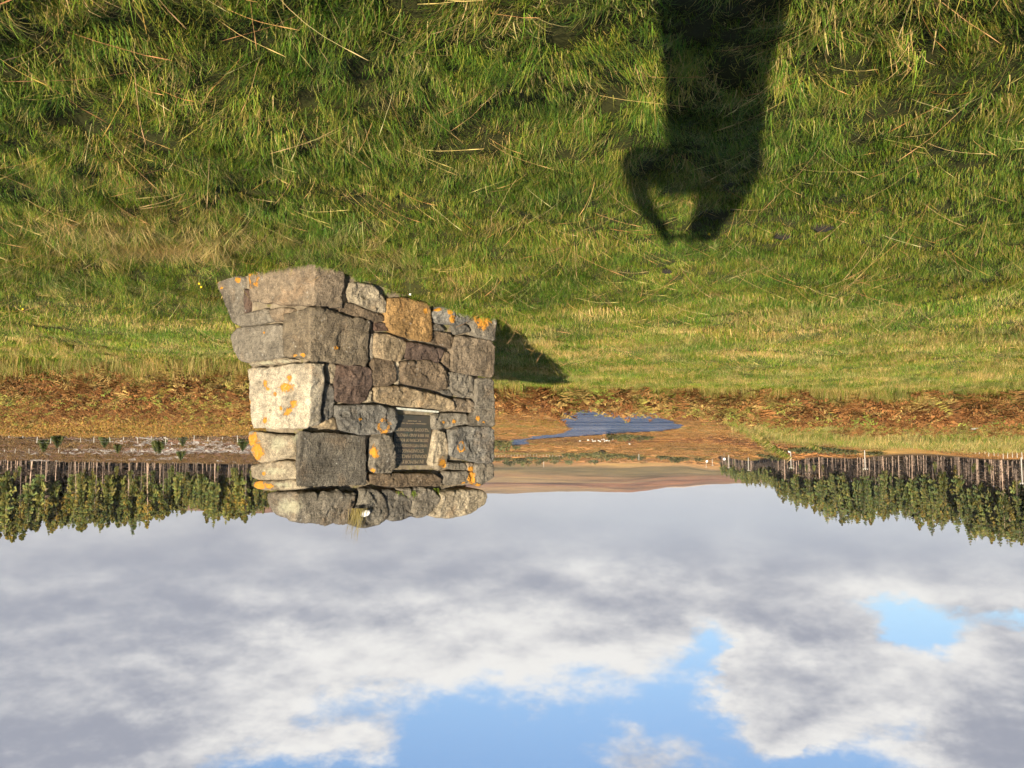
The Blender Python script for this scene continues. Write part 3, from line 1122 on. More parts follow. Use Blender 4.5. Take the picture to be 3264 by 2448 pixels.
def prism_stone(face, poly_ab, color, parent, proud=.02, depth=.2, rnd=.035, amp=.018, step=.0125, seed=0, name='stone', grow=.013, smooth_it=1, visible=True):
    """a stone whose face outline is poly_ab on a wall face; rounded, rough, with real depth"""
    pts = [Vector(p) for p in poly_ab]
    c = sum(pts, Vector((0, 0))) / len(pts)
    area = sum(pts[i].x * pts[(i + 1) % len(pts)].y - pts[(i + 1) % len(pts)].x * pts[i].y for i in range(len(pts)))
    if area < 0:
        pts.reverse()
    pts = [p + (p - c).normalized() * grow for p in pts]
    out = resample(smooth_poly(pts, smooth_it, .13 if smooth_it == 1 else .22), step)
    out = [p + Vector((noise.noise(Vector((p.x * 16, p.y * 16, seed))), noise.noise(Vector((p.x * 16, p.y * 16, seed + 50))))) * .0045 for p in out]
    n = len(out)
    xs, ys = [p.x for p in out], [p.y for p in out]
    gx, gy = np.meshgrid(np.arange(min(xs), max(xs), step), np.arange(min(ys), max(ys), step * .9))
    gx = gx + (np.arange(gx.shape[0])[:, None] % 2) * step * .5
    gx, gy = gx.ravel(), gy.ravel()
    poly = np.array([tuple(p) for p in out])
    ok = inside(poly, gx, gy)
    gx, gy = gx[ok], gy[ok]

    def edist(x, y):
        dm = np.full(len(x), 9.0)
        for i in range(n):
            a, b = poly[i], poly[(i + 1) % n]
            ab = b - a
            tt = np.clip(((x - a[0]) * ab[0] + (y - a[1]) * ab[1]) / (ab @ ab + 1e-12), 0, 1)
            dm = np.minimum(dm, np.hypot(x - a[0] - tt * ab[0], y - a[1] - tt * ab[1]))
        return dm
    dd = edist(gx, gy)
    ok = dd > step * .55
    gx, gy, dd = gx[ok], gy[ok], dd[ok]
    vin = [Vector(p) for p in out] + [Vector((x, y)) for x, y in zip(gx, gy)]
    res = delaunay_2d_cdt(vin, [(i, (i + 1) % n) for i in range(n)], [], 1, 1e-5)
    v2, tris = res[0], res[2]
    dist = edist(np.array([p.x for p in v2]), np.array([p.y for p in v2]))
    tilt = Vector((noise.noise(Vector((seed, 1.3, 2.1))), noise.noise(Vector((seed, 7.3, 4.1))))) * .06
    V = []
    for p, d in zip(v2, dist):
        q = min(d / rnd, 1.0)
        hgt = -rnd * 1.3 * (1 - math.sqrt(max(0, 1 - (1 - q) ** 2))) + proud
        w = min(1, d / (rnd * .7))
        hgt += w * (p - c).dot(tilt)
        base = face.p(p.x, p.y, 0)
        hgt += (.35 + .65 * w) * rough(base, amp, seed)
        V.append(face.p(p.x, p.y, hgt))
    F = [tuple(f) for f in tris]
    # boundary loop -> side walls running back into the wall
    b0 = len(V)
    orig = res[3]
    loop = {}
    for vi, os_ in enumerate(orig):
        for o_ in os_:
            if o_ < n and o_ not in loop:
                loop[o_] = vi
    order = [loop[i] for i in range(n) if i in loop]
    for k, vi in enumerate(order):
        p = v2[vi]
        V.append(face.p(p.x + (c.x - p.x) * .04, p.y + (c.y - p.y) * .04, -depth * .5))
    for k, vi in enumerate(order):
        p = v2[vi]
        V.append(face.p(p.x + (c.x - p.x) * .12, p.y + (c.y - p.y) * .12, -depth))
    m = len(order)
    for k in range(m):
        a, b = order[k], order[(k + 1) % m]
        F.append((b, a, b0 + k, b0 + (k + 1) % m))
        F.append((b0 + (k + 1) % m, b0 + k, b0 + m + k, b0 + m + (k + 1) % m))
    F.append(tuple(b0 + m + k for k in range(m)))
    me = bpy.data.meshes.new(name)
    me.from_pydata([tuple(p) for p in V], [], F)
    bm = bmesh.new()
    bm.from_mesh(me)
    bmesh.ops.recalc_face_normals(bm, faces=bm.faces)
    bm.to_mesh(me)
    bm.free()
    if visible:
        stone_attrs(me)
    o = new_obj(name, me, STONE, parent, smooth=True)
    o.color = tuple(c * .84 for c in color) + (1,)
    return o


def hex_stone(corners, color, parent, rho=.05, amp=.02, step=.0145, seed=0, name='stone', visible=True, bulge=.0):
    """a block given by eight corners [s][t][w], rounded and rough"""
    P = {k: Vector(p) for k, p in corners.items()}

    def tri(s, t, w):
        r = Vector((0, 0, 0))
        for i in (0, 1):
            for j in (0, 1):
                for k in (0, 1):
                    r = r + P[(i, j, k)] * ((s if i else 1 - s) * (t if j else 1 - t) * (w if k else 1 - w))
        return r
    L = [(tri(1, .5, .5) - tri(0, .5, .5)).length, (tri(.5, 1, .5) - tri(.5, 0, .5)).length, (tri(.5, .5, 1) - tri(.5, .5, 0)).length]
    nn = [max(3, int(l / step)) for l in L]
    verts, index, faces = [], {}, []

    def vid(i, j, k):
        key = (i, j, k)
        if key not in index:
            q = [i / nn[0], j / nn[1], k / nn[2]]
            h = [(a - .5) * l for a, l in zip(q, L)]
            r = [min(rho, l * .42) for l in L]
            inn = [max(-l / 2 + rr, min(l / 2 - rr, a)) for a, l, rr in zip(h, L, r)]
            d = Vector([(a - b) / rr for a, b, rr in zip(h, inn, r)])
            if d.length > 1e-6:
                d = d.normalized()
            h = [b + dd * rr for b, dd, rr in zip(inn, d, r)]
            s, t, w = [a / l + .5 for a, l in zip(h, L)]
            p = tri(s, t, w)
            cen = tri(.5, .5, .5)
            nrm = (tri(s + .01 * d[0], t + .01 * d[1], w + .01 * d[2]) - p)
            nrm = nrm.normalized() if nrm.length > 1e-7 else (p - cen).normalized()
            bl = bulge * (1 - (2 * s - 1) ** 2 * .5 - (2 * w - 1) ** 2 * .5)
            p = p + nrm * (rough(p, amp, seed) + bl)
            index[key] = len(verts)
            verts.append(tuple(p))
        return index[key]
    for ax in range(3):
        b, c = [(1, 2), (2, 0), (0, 1)][ax]
        for side in (0, nn[ax]):
            for i in range(nn[b]):
                for j in range(nn[c]):
                    quad = []
                    for (di, dj) in ((0, 0), (1, 0), (1, 1), (0, 1)):
                        key = [0, 0, 0]
                        key[ax], key[b], key[c] = side, i + di, j + dj
                        quad.append(vid(*key))
                    faces.append(tuple(quad if side else quad[::-1]))
    me = bpy.data.meshes.new(name)
    me.from_pydata(verts, [], faces)
    bm = bmesh.new()
    bm.from_mesh(me)
    bmesh.ops.recalc_face_normals(bm, faces=bm.faces)
    bm.to_mesh(me)
    bm.free()
    if visible:
        stone_attrs(me)
    o = new_obj(name, me, STONE, parent, smooth=True)
    o.color = tuple(c * .84 for c in color) + (1,)
    return o


def quoin(parent, corner, fend, rend, color, seed, out=.02, **kw):
    """corner stone seen on both faces: (x, y low, y high) in tracing coordinates"""
    def fp(x, y):
        return FRONT.px(*cpx(x, y), out)

    def rp(x, y):
        return RIGHT.px(*cpx(x, y), out)

    def cp_(x, y):
        # the corner edge: meeting of the two offset faces at that height
        z = (fp(x, y).z + rp(x, y).z) / 2
        A = np.array([[*FRONT.n], [*RIGHT.n], [0, 0, 1]])
        b = np.array([FRONT.n.dot(FRONT.o) + out, RIGHT.n.dot(RIGHT.o) + out, z])
        p = Vector(np.linalg.solve(A, b))
        # pull to the traced edge position
        return p.lerp((fp(x, y) + rp(x, y)) / 2, .5)
    c = {}
    for k in (0, 1):
        C0 = cp_(corner[k][0], corner[k][1])
        A = fp(*fend[k])
        B = rp(*rend[k])
        c[(0, 0, k)] = C0
        c[(1, 0, k)] = A
        c[(0, 1, k)] = B
        D = C0 + (A - C0) + (B - C0) * .9
        c[(1, 1, k)] = C0 + (A - C0) * .9 + (B - C0) * .8
    return hex_stone(c, color, parent, seed=seed, **kw)


FRONT_STONES = [
    ([(1040, 225), (1110, 235), (1190, 250), (1250, 320), (1275, 360), (1270, 430), (1195, 420), (1040, 352), (1028, 280)], PALE, .02),
    ([(985, 372), (1040, 372), (1200, 432), (1272, 458), (1272, 492), (1200, 502), (1000, 432), (968, 430)], BROWN, .0),
    ([(1290, 340), (1400, 335), (1560, 370), (1590, 430), (1595, 600), (1580, 640), (1480, 620), (1330, 582), (1288, 520)], OCHRE, .03),
    ([(1215, 510), (1290, 515), (1310, 560), (1225, 562)], PURPLE, .0),
    ([(1205, 583), (1300, 592), (1420, 640), (1422, 700), (1382, 772), (1300, 765), (1198, 745)], TAN, .02),
    ([(1430, 643), (1500, 650), (1680, 692), (1682, 740), (1640, 790), (1420, 762)], PURPLE, .01),
    ([(1605, 440), (1680, 385), (1780, 365), (1850, 385), (1890, 430), (1882, 482), (1800, 517), (1640, 512)], BLUEG, .03),
    ([(1893, 470), (1930, 400), (1990, 410), (2042, 470), (2042, 632), (1900, 602), (1888, 520)], GREY, .03),
    ([(1600, 520), (1660, 520), (1705, 562), (1622, 560)], GREY, .0),
    ([(1608, 566), (1720, 585), (1755, 612), (1750, 692), (1602, 640)], BROWN, .012),
    ([(1760, 527), (1840, 522), (1892, 562), (1780, 592)], DGREY, .0),
    ([(1770, 600), (2034, 635), (2030, 892), (1850, 862), (1742, 842), (1750, 700)], WARM, .03),
    ([(1688, 724), (1732, 720), (1732, 822), (1690, 792)], BROWN, .0),
    ([(1190, 760), (1330, 775), (1347, 910), (1300, 947), (1200, 947), (1173, 860)], BROWN, .02),
    ([(1346, 785), (1381, 785), (1386, 932), (1355, 932)], PALE, .0),
    ([(1395, 780), (1560, 775), (1662, 800), (1707, 900), (1700, 962), (1640, 982), (1400, 937), (1384, 850)], BROWN, .03),
    ([(1728, 858), (1850, 870), (1867, 940), (1836, 1032), (1760, 1002), (1723, 900)], GREY, .015),
    ([(1870, 880), (1906, 900), (1902, 982), (1860, 985)], GREY, .0),
    ([(1912, 898), (2032, 904), (2036, 1070), (2038, 1240), (1900, 1228), (1850, 1215), (1850, 1165), (1906, 1135), (1905, 1010)], GREY, .02),
    ([(1690, 985), (1740, 985), (1762, 1022), (1700, 1012)], DGREY, .0),
    ([(1840, 990), (1900, 1000), (1904, 1036), (1850, 1022)], GREY, .0),
    ([(1203, 958), (1380, 954), (1620, 1010), (1742, 1050), (1752, 1122), (1600, 1110), (1330, 1088), (1208, 1065)], TAN, .028),
    ([(1752, 1040), (1892, 1055), (1902, 1140), (1752, 1127)], WARM, .012),
    ([(943, 798), (1160, 820), (1177, 940), (1132, 1042), (1080, 1072), (928, 1057), (928, 900)], PURPLE, .022),
    ([(868, 795), (936, 803), (930, 932), (888, 922)], PALE, -.005),
    ([(1165, 983), (1202, 1000), (1202, 1062), (1115, 1067), (1140, 1032)], PALE, .0),
    ([(865, 935), (912, 950), (922, 1000), (917, 1160), (870, 1200), (843, 1190), (850, 1000)], BLUEG, .0),
    ([(928, 1088), (1200, 1088), (1333, 1118), (1337, 1180), (1312, 1272), (1100, 1287), (960, 1262), (928, 1150)], BLUEG, .05),
    ([(848, 1192), (930, 1182), (942, 1262), (848, 1242)], TAN, -.004),
    ([(1618, 1150), (1842, 1145), (1847, 1217), (1700, 1240), (1620, 1260)], GREY, .022),
    ([(1185, 1330), (1240, 1293), (1300, 1308), (1312, 1400), (1328, 1480), (1302, 1552), (1180, 1557), (1163, 1500), (1178, 1400)], GREY, .06),
    ([(1634, 1295), (1650, 1265), (1692, 1288), (1717, 1380), (1707, 1472), (1650, 1542), (1588, 1502), (1612, 1400)], PALE, .02),
    ([(1725, 1268), (1790, 1243), (2032, 1238), (2037, 1487), (1940, 1492), (1800, 1462), (1718, 1432)], BLUEG, .03),
    ([(1705, 1488), (1850, 1500), (1847, 1547), (1708, 1537)], GREY, .005),
    ([(1173, 1568), (1600, 1568), (1652, 1600), (1642, 1657), (1500, 1652), (1300, 1662), (1178, 1642)], BROWN, .04),
    ([(1680, 1560), (1860, 1550), (1867, 1630), (1700, 1652)], GREY, .015),
    ([(1908, 1500), (2027, 1495), (2032, 1590), (1940, 1652), (1898, 1642)], GREY, .02),
    ([(1858, 1500), (1902, 1500), (1902, 1552), (1860, 1547)], WARM, .0),
    ([(1868, 1562), (1900, 1560), (1900, 1640), (1872, 1632)], TAN, -.004),
    ([(1205, 745), (1175, 765), (1172, 700), (1192, 560), (1200, 600)], GREY, -.01),
]
RIGHT_STONES = [
    ([(75, 190), (265, 175), (262, 310), (275, 430), (213, 522), (138, 330)], GREY, .01),
    ([(266, 268), (302, 278), (302, 420), (266, 440)], PURPLE, -.01),
    ([(222, 470), (280, 440), (430, 402), (442, 440), (482, 490), (330, 522), (238, 532)], GREY, .0),
    ([(450, 410), (550, 400), (620, 412), (560, 492), (482, 490)], WARM, -.004),
    ([(198, 600), (250, 540), (560, 513), (553, 640), (556, 752), (330, 782), (260, 772), (213, 690)], GREY, .02),
    ([(318, 777), (560, 752), (650, 770), (560, 797), (328, 812)], PALE, .012),
    ([(328, 1265), (480, 1300), (622, 1300), (637, 1420), (592, 1452), (480, 1472), (400, 1492), (343, 1420), (328, 1340)], PALE, .02),
    ([(328, 1510), (450, 1492), (602, 1477), (642, 1540), (647, 1612), (348, 1612)], PALE, .01),
    ([(358, 1622), (642, 1612), (672, 1682), (440, 1687), (368, 1672)], PALE, .015),
]
CAP_STONES = [
    ([(1098, 1678), (1212, 1678), (1262, 1760), (1292, 1882), (1150, 1947), (1018, 1932), (1060, 1840), (1095, 1740)], (.15, .14, .118), .05),
    ([(1215, 1690), (1322, 1680), (1468, 1745), (1472, 1852), (1420, 1890), (1288, 1902), (1250, 1755)], DGREY, .03),
    ([(1340, 1672), (1580, 1660), (1652, 1740), (1602, 1830), (1530, 1880), (1448, 1862), (1472, 1770), (1420, 1720)], GREY, .045),
    ([(1650, 1695), (1900, 1668), (1982, 1710), (1962, 1782), (1840, 1852), (1700, 1882), (1558, 1862), (1612, 1820), (1655, 1745)], PALE, .06),
]


def build_cairn():
    global STONE
    STONE = stone_material()
    root = empty('memorial_cairn', ((N0 + L0 + R0) / 3))
    inv = Matrix.Translation(-root.location)
    tag(root, 'square rubble stone memorial cairn with orange lichen and an inset bronze plaque', 'cairn')
    parts = []

    def ab(face, pts):
        return [face.ab(face.px(*cpx(*p))) for p in pts]
    sd = 1
    for pts, col, pr in FRONT_STONES:
        k = random.uniform(.88, 1.12)
        parts.append(prism_stone(FRONT, ab(FRONT, pts), tuple(c * k for c in col), None, pr, .17, random.uniform(.006, .012), amp=random.uniform(.022, .036), seed=sd))
        sd += 1
    for pts, col, pr in RIGHT_STONES:
        parts.append(prism_stone(RIGHT, ab(RIGHT, pts), col, None, pr, .17, .018, amp=.012, seed=sd))
        sd += 1
    for pts, col, pr in CAP_STONES:
        parts.append(prism_stone(FRONT, ab(FRONT, pts), col, None, pr, .5, .025, amp=.036, seed=sd, name='capstone', grow=.012, smooth_it=3))
        sd += 1
    # corner stones running round both faces
    parts.append(quoin(None, [(785, 60), (782, 386)], [(1000, 120), (978, 408)], [(296, 100), (322, 362)], WARM, 201, .015, amp=.020, rho=.012))
    parts.append(quoin(None, [(757, 394), (757, 772)], [(1178, 497), (1166, 812)], [(560, 440), (556, 745)], (.165, .138, .10), 202, .02, amp=.028, rho=.012))
    parts.append(quoin(None, [(790, 782), (800, 1258)], [(858, 790), (835, 1215)], [(292, 830), (335, 1255)], WHITE, 203, .045, amp=.022, rho=.03))
    parts.append(quoin(None, [(672, 1262), (668, 1668)], [(1155, 1296), (1150, 1650)], [(640, 1290), (648, 1660)], (.135, .125, .105), 204, .03, amp=.018, rho=.016))
    o = quoin(None, [(650, 1696), (650, 1925)], [(1094, 1692), (1030, 1935)], [(425, 1700), (470, 1835)], GREY, 205, .05, amp=.034, rho=.04)
    o.name = 'capstone'
    parts.append(o)

    # unseen left and back faces: plain coursed stones
    wl = (L0 - N0).length
    zt = 1.78
    Lt = L0 + NFI * BF * zt
    K0 = N0 + EF * wl + ER * (RIGHT.ab(RIGHT.px(*cpx(120, 250)))[0] - .12)
    LEFT = Face(L0, ER, -EF, .01)
    LEFT.n = (EF - LEFT.e2 * EF.dot(LEFT.e2)).normalized()
    ab0, ab1 = RIGHT.ab(RIGHT.px(*cpx(120, 250))), RIGHT.ab(RIGHT.px(*cpx(400, 1640)))
    lean = (ab0[0] - ab1[0]) / (ab1[1] - ab0[1])
    atop = ab1[0]
    BACK = Face(N0 + ER * (ab0[0] + lean * ab0[1] - .10), EF, -ER, lean)
    BACK.n = (ER - BACK.e2 * ER.dot(BACK.e2)).normalized()
    for face, w, shrink0, shrink1 in ((LEFT, DEPTH_L - .1, BF, .2), (BACK, wl - .05, .03, .01)):
        b = -.05
        for row in range(6):
            hgt = random.uniform(.26, .33)
            a = .06 + shrink0 * b
            end = w - shrink1 * b
            while a < end - .12:
                sw = min(random.uniform(.24, .5), end - a)
                if end - a - sw < .15:
                    sw = end - a
                j = lambda: random.uniform(-.02, .02)
                quad = [(a + .008 + j(), b + .006), (a + sw - .008, b + .006 + j()), (a + sw - .008 + j(), b + hgt - .006 + j()), (a + .008, b + hgt - .006)]
                parts.append(prism_stone(face, quad, random.choice([GREY, WARM, BROWN, DGREY, TAN]), None, random.uniform(0, .02), .14, .035, step=.04, seed=sd, visible=False))
                sd += 1
                a += sw
            b += hgt
    # rear cap boulders
    for (a, b, w_) in ((.55, .62, .4), (1.0, .62, .45), (1.45, .6, .45), (1.75, .5, .3)):
        c0 = N0 + EF * a + ER * (b * atop + .1)
        cs = {}
        for i in (0, 1):
            for j in (0, 1):
                for k in (0, 1):
                    cs[(i, j, k)] = c0 + EF * (w_ * (i - .5)) + ER * (.28 * (j - .5)) + Vector((0, 0, 1.66 + (.20 + .04 * random.random()) * k))
        parts.append(hex_stone(cs, GREY, None, rho=.12, amp=.035, step=.04, seed=sd, name='capstone', visible=False))
        sd += 1

    # mortared core
    m, t, bs = material('mortar')
    pos = t.node('ShaderNodeNewGeometry').outputs['Position']
    n = t.noise(pos, 14, 5, .65)
    n2 = t.noise(pos, 90, 3, .6)
    c = t.ramp(n, [(.3, (.09, .07, .045)), (.55, (.20, .16, .105)), (.75, (.28, .23, .16))])
    moss = t.smooth(t.noise(t.vmath('ADD', pos, (4, 4, 4)), 9, 4, .6), .55, .66)
    c = t.mix(t.math('MULTIPLY', moss, .6), c, (.12, .11, .02))
    t.l.new(c, bs.inputs['Base Color'])
    bs.inputs['Roughness'].default_value = .95
    t.l.new(t.bump(t.math('ADD', t.math('MULTIPLY', n, .02), t.math('MULTIPLY', n2, .006)), 1, 1), bs.inputs['Normal'])
    ins = .05
    mb = MB()
    vs = []
    for z in (-.1, 1.74):
        f = NFI * (BF * z)
        r_ = NRI * (BR * z)
        bk = -ER * (lean * max(z, 0))
        n0 = N0 + f + r_ + (NFI + NRI) * ins
        l0 = L0 + f + NFI * ins - EF * ins
        r0 = (RIGHT.px(*cpx(115, 195)) if z < 0 else RIGHT.px(*cpx(450, 1690))) + NRI * ins - ER * .1
        k0 = K0 + bk - EF * ins - ER * ins
        for p in (n0, l0, k0, r0):
            vs.append((p.x, p.y, z))
    mb.add(vs, [(0, 1, 2, 3), (7, 6, 5, 4), (0, 4, 5, 1), (1, 5, 6, 2), (2, 6, 7, 3), (3, 7, 4, 0)])
    parts.append(mb.obj('mortar_core', m))

    # ---------------- plaque
    pm, t, bs = material('weathered_bronze')
    pos = t.node('ShaderNodeNewGeometry').outputs['Position']
    n = t.noise(pos, 9, 5, .65)
    n2 = t.noise(pos, 60, 3, .6)
    c = t.ramp(n, [(.3, (.036, .040, .032)), (.5, (.058, .054, .042)), (.68, (.075, .055, .042)), (.8, (.045, .065, .052))])
    c = t.mix(t.math('MULTIPLY', t.smooth(t.noise(t.vmath('MULTIPLY', pos, (3, 3, 14)), 2.0, 4, .6), .6, .72), .5), c, (.06, .15, .13))
    t.l.new(c, bs.inputs['Base Color'])
    bs.inputs['Metallic'].default_value = .35
    bs.inputs['Roughness'].default_value = .55
    t.l.new(t.bump(n2, .25, .004), bs.inputs['Normal'])
    lm, t2, b2 = material('worn_bronze_letters')
    b2.inputs['Base Color'].default_value = (.24, .19, .125, 1)
    b2.inputs['Metallic'].default_value = .4
    b2.inputs['Roughness'].default_value = .45
    OFF = -.045
    cs = [FRONT.px(*cpx(*p), OFF) for p in ((1613, 1167), (1344, 1148), (1322, 1515), (1562, 1506))]   # BL, BR, TR, TL upright
    bl, br, tr, tl = cs
    ex, ey = (br - bl + tr - tl) / 2, (tl - bl + tr - br) / 2
    pw, ph = ex.length, ey.length
    ex = ex.normalized()
    ey = (ey - ex * ey.dot(ex)).normalized()
    ez = ex.cross(ey)
    cen = (bl + br + tr + tl) / 4
    M = Matrix.Translation(cen) @ Matrix((ex, ey, ez)).transposed().to_4x4()
    mb = MB()
    mb.box((0, 0, 0), (pw, ph, .016))
    plaque = mb.obj('plaque', pm)
    plaque.matrix_world = M
    rim = MB()
    e = .012
    for sx in (-1, 1):
        rim.box((sx * (pw / 2 - e / 2), 0, .0105), (e, ph, .006))
        rim.box((0, sx * (ph / 2 - e / 2), .0102), (pw - 2 * e, e, .006))
    rimo = rim.obj('rim', pm)
    rimo.parent = plaque
    lines = [("IN MEMORY OF", .425, .066), ("DONALD MACLEOD", .315, .066), ("STONEMASON", .205, .064), ("WHO WITNESSED THE", .10, .058), ("DESTRUCTION OF ROSSAL", -.005, .055),
             ("IN 1814 AND WROTE", -.105, .058), ("\u201cGLOOMY MEMORIES\u201d", -.215, .060)]
    for txt, fy, fs in lines:
        cu = bpy.data.curves.new('lettering', 'FONT')
        cu.body = txt
        cu.align_x = 'CENTER'
        cu.align_y = 'CENTER'
        cu.size = fs * ph * 1.62
        cu.extrude = .0022
        cu.resolution_u = 2
        to = bpy.data.objects.new('lettering', cu)
        C.objects.link(to)
        bpy.context.view_layer.update()
        dg = bpy.context.evaluated_depsgraph_get()
        me = bpy.data.meshes.new_from_object(to.evaluated_get(dg))
        wtxt = to.dimensions.x
        bpy.data.objects.remove(to)
        me.materials.clear()
        sx = min(1.0, pw * .90 / wtxt) if wtxt > 0 else 1
        me.transform(Matrix.Diagonal((sx, 1, 1, 1)))
        lo = new_obj('lettering', me, lm)
        lo.parent = plaque
        lo.location = (0, fy * ph, .0095)
    # two lines of small worn raised marks at the foot of the plate, too worn to read
    for fy, half in ((-.335, .34), (-.385, .18)):
        mk = MB()
        x = -half * pw
        while x < half * pw:
            w_ = random.uniform(.004, .008)
            if random.random() < .85:
                mk.box((x, fy * ph + random.uniform(-.001, .001), .0095), (w_ * .55, random.uniform(.008, .011), .003))
            x += w_ + .003
        mo = mk.obj('worn_small_print', lm)
        mo['kind'] = 'stuff'
        mo.parent = plaque
    parts.append(plaque)
    # pale metal ledge under the plaque
    lg, t, bs = material('verdigris_lead')
    pos = t.node('ShaderNodeNewGeometry').outputs['Position']
    t.l.new(t.ramp(t.noise(pos, 30, 5, .7), [(.3, (.20, .24, .19)), (.55, (.52, .50, .42)), (.75, (.34, .44, .40))]), bs.inputs['Base Color'])
    bs.inputs['Roughness'].default_value = .7
    a = FRONT.px(*cpx(1345, 1110), 0)
    b = FRONT.px(*cpx(1640, 1135), 0)
    d = (b - a).normalized()
    mb = MB()
    upv = FRONT.e2
    base = [a, b]
    vs = []
    for p in base:
        for off, hh in ((-.07, -.008), (.028, -.012), (.028, .004), (-.07, .016)):
            vs.append(p + FRONT.n * off + upv * hh)
    mb.add(vs, [(0, 1, 2, 3), (7, 6, 5, 4), (0, 4, 5, 1), (1, 5, 6, 2), (2, 6, 7, 3), (3, 7, 4, 0)])
    parts.append(mb.obj('plaque_sill', lg))
    for o in parts:
        mw = o.matrix_world.copy() if o.name.startswith('plaque') and not o.name.startswith('plaque_sill') else Matrix.Identity(4)
        if o is plaque:
            mw = M
        o.parent = root
        o.matrix_parent_inverse = Matrix.Translation(root.location).inverted()
        o.matrix_basis = mw
    return root


build_cairn()


def build_cairn_extras():
    # white quartz lump on top
    p = FRONT.px(*cpx(1135, 1850), .075)
    m, t, bs = material('white_quartz')
    pos = t.node('ShaderNodeNewGeometry').outputs['Position']
    t.l.new(t.ramp(t.noise(pos, 40, 4, .6), [(.3, (.72, .70, .66)), (.7, (.86, .85, .82))]), bs.inputs['Base Color'])
    bs.inputs['Roughness'].default_value = .5
    me = bpy.data.meshes.new('quartz_pebble')
    bm = bmesh.new()
    bmesh.ops.create_icosphere(bm, subdivisions=3, radius=1)
    for v in bm.verts:
        k = 1 + .16 * noise.noise(v.co * 1.7) + .06 * noise.noise(v.co * 5)
        v.co = Vector((v.co.x * .042 + .012 * v.co.z, v.co.y * .030, v.co.z * .030)) * (k + .12 * noise.noise(v.co * 3.1 + Vector((4, 0, 0))))
    bm.to_mesh(me)
    bm.free()
    o = new_obj('quartz_pebble', me, m, smooth=True)
    o.location = p
    tag(o, 'small white quartz pebble lodged on the top stones of the cairn', 'pebble')
    # tufts growing from the joints
    gm = plant_material('joint_grass', (.9, 1, .9), (1.2, 1.1, 1.0), transl=.3)

    def clump(cx, cy, n, l0, l1, straw, lean, off, label, seed, spread=.03, width=.004, up=True):
        r = random.Random(seed)
        mb = MB()
        for i in range(n):
            c = r.choice(STRAW) if r.random() < straw else r.choice([(.20, .30, .03), (.26, .33, .05), (.13, .22, .03)])
            b = (r.gauss(0, spread), r.gauss(0, .01), 0)
            blade(mb, b, (math.atan2(-EF.y, -EF.x) + r.gauss(0, .55)) if up else math.atan2(FRONT.n.y, FRONT.n.x) + r.gauss(0, .8), r.uniform(*lean), r.uniform(l0, l1), width, c, r.uniform(.2, 1.3))
        o = mb.obj('grass_tuft', gm)
        o.location = FRONT.px(*cpx(cx, cy), off)
        tag(o, label, 'grass tuft')
    clump(1085, 1815, 95, .12, .36, 1.0, (.0, .5), .10, 'dry straw tuft sprouting on top of the cairn beside the white pebble', 5, .03, .0035)
    clump(1465, 1690, 34, .05, .11, .1, (.3, 1.2), .03, 'bright green tuft growing in the joint below the middle capstones', 6, .02, .005, False)
    clump(1640, 1672, 26, .05, .10, .05, (.3, 1.2), .03, 'small dark green tuft in the joint below the pale capstone', 7, .02, .005, False)
    clump(1370, 1695, 26, .05, .10, .45, (.3, 1.2), .03, 'yellowing tuft in the joint above the plaque lintel', 8, .03, .005, False)


build_cairn_extras()
build_grass()


# ------------------------------------------------------------------ bracken
def bracken_clump(seed, fronds, hgt, cols):
    r = random.Random(seed)
    mb = MB()
    for i in range(fronds):
        yaw = 2 * PI * i / fronds + r.uniform(-.5, .5)
        L = hgt * r.uniform(.75, 1.25)
        lean, ang = r.uniform(.1, .5), 0
        p = Vector((math.cos(yaw) * .05, math.sin(yaw) * .05, 0))
        col = r.choice(cols)
        pts = []
        ang = lean
        for k in range(9):
            pts.append(p.copy())
            ang += r.uniform(.08, .26)
            p = p + Vector((math.cos(yaw) * math.sin(ang), math.sin(yaw) * math.sin(ang), math.cos(ang))) * L / 8
        mb.tube(pts, [.006, .006, .005, .005, .004, .003, .003, .002, .001], 3, tuple(c * .7 for c in col), cap=False)
        side = Vector((-math.sin(yaw), math.cos(yaw), 0))
        for q in range(15):
            t_ = 1.6 + q * .44
            k = min(int(t_), 7)
            pk = pts[k].lerp(pts[k + 1], t_ - k)
            f = q / 14
            pl = L * .33 * (1 - f) ** .8 + .015
            d = (pts[k + 1] - pts[max(k - 1, 0)]).normalized()
            nrm = d.cross(side)
            for sgn in (-1, 1):
                if r.random() < .12:
                    continue
                ll = pl * r.uniform(.7, 1.15)
                tip = pk + side * sgn * ll + d * ll * .3 + nrm * r.uniform(-.45, .25) * ll + Vector((0, 0, -r.uniform(0, .5) * ll))
                w = d * (L * .014)
                midp = pk.lerp(tip, .45) + nrm * r.uniform(-.04, .04)
                kk = r.uniform(.6, 1.35)
                c = tuple(x * kk for x in col)
                mb.add([pk - w, pk + w, midp + w * 1.4, midp - w * 1.2, tip], [(0, 1, 2, 3), (3, 2, 4)], c)
    return mb.mesh('bracken')


def shrublet(seed, rad, hgt, cols, n=90, leaf=.05):
    """low bushy clump of small leaves"""
    r = random.Random(seed)
    mb = MB()
    for i in range(n):
        a, e = r.uniform(0, 2 * PI), math.acos(r.uniform(0, 1))
        q = r.uniform(.45, 1) * (1 + .35 * math.sin(3 * a + seed))
        p = Vector((math.cos(a) * math.sin(e) * rad * q, math.sin(a) * math.sin(e) * rad * q, math.cos(e) * hgt * q + .02))
        d = Vector((r.gauss(0, 1), r.gauss(0, 1), r.gauss(.4, 1))).normalized()
        s = d.cross(Vector((r.gauss(0, 1), r.gauss(0, 1), r.gauss(0, 1)))).normalized()
        k = r.uniform(.65, 1.35)
        c = tuple(x * k for x in r.choice(cols))
        mb.add([p - s * leaf * .5, p + d * leaf * 1.4, p + s * leaf * .5], [(0, 1, 2)], c)
    return mb.mesh('shrublet')


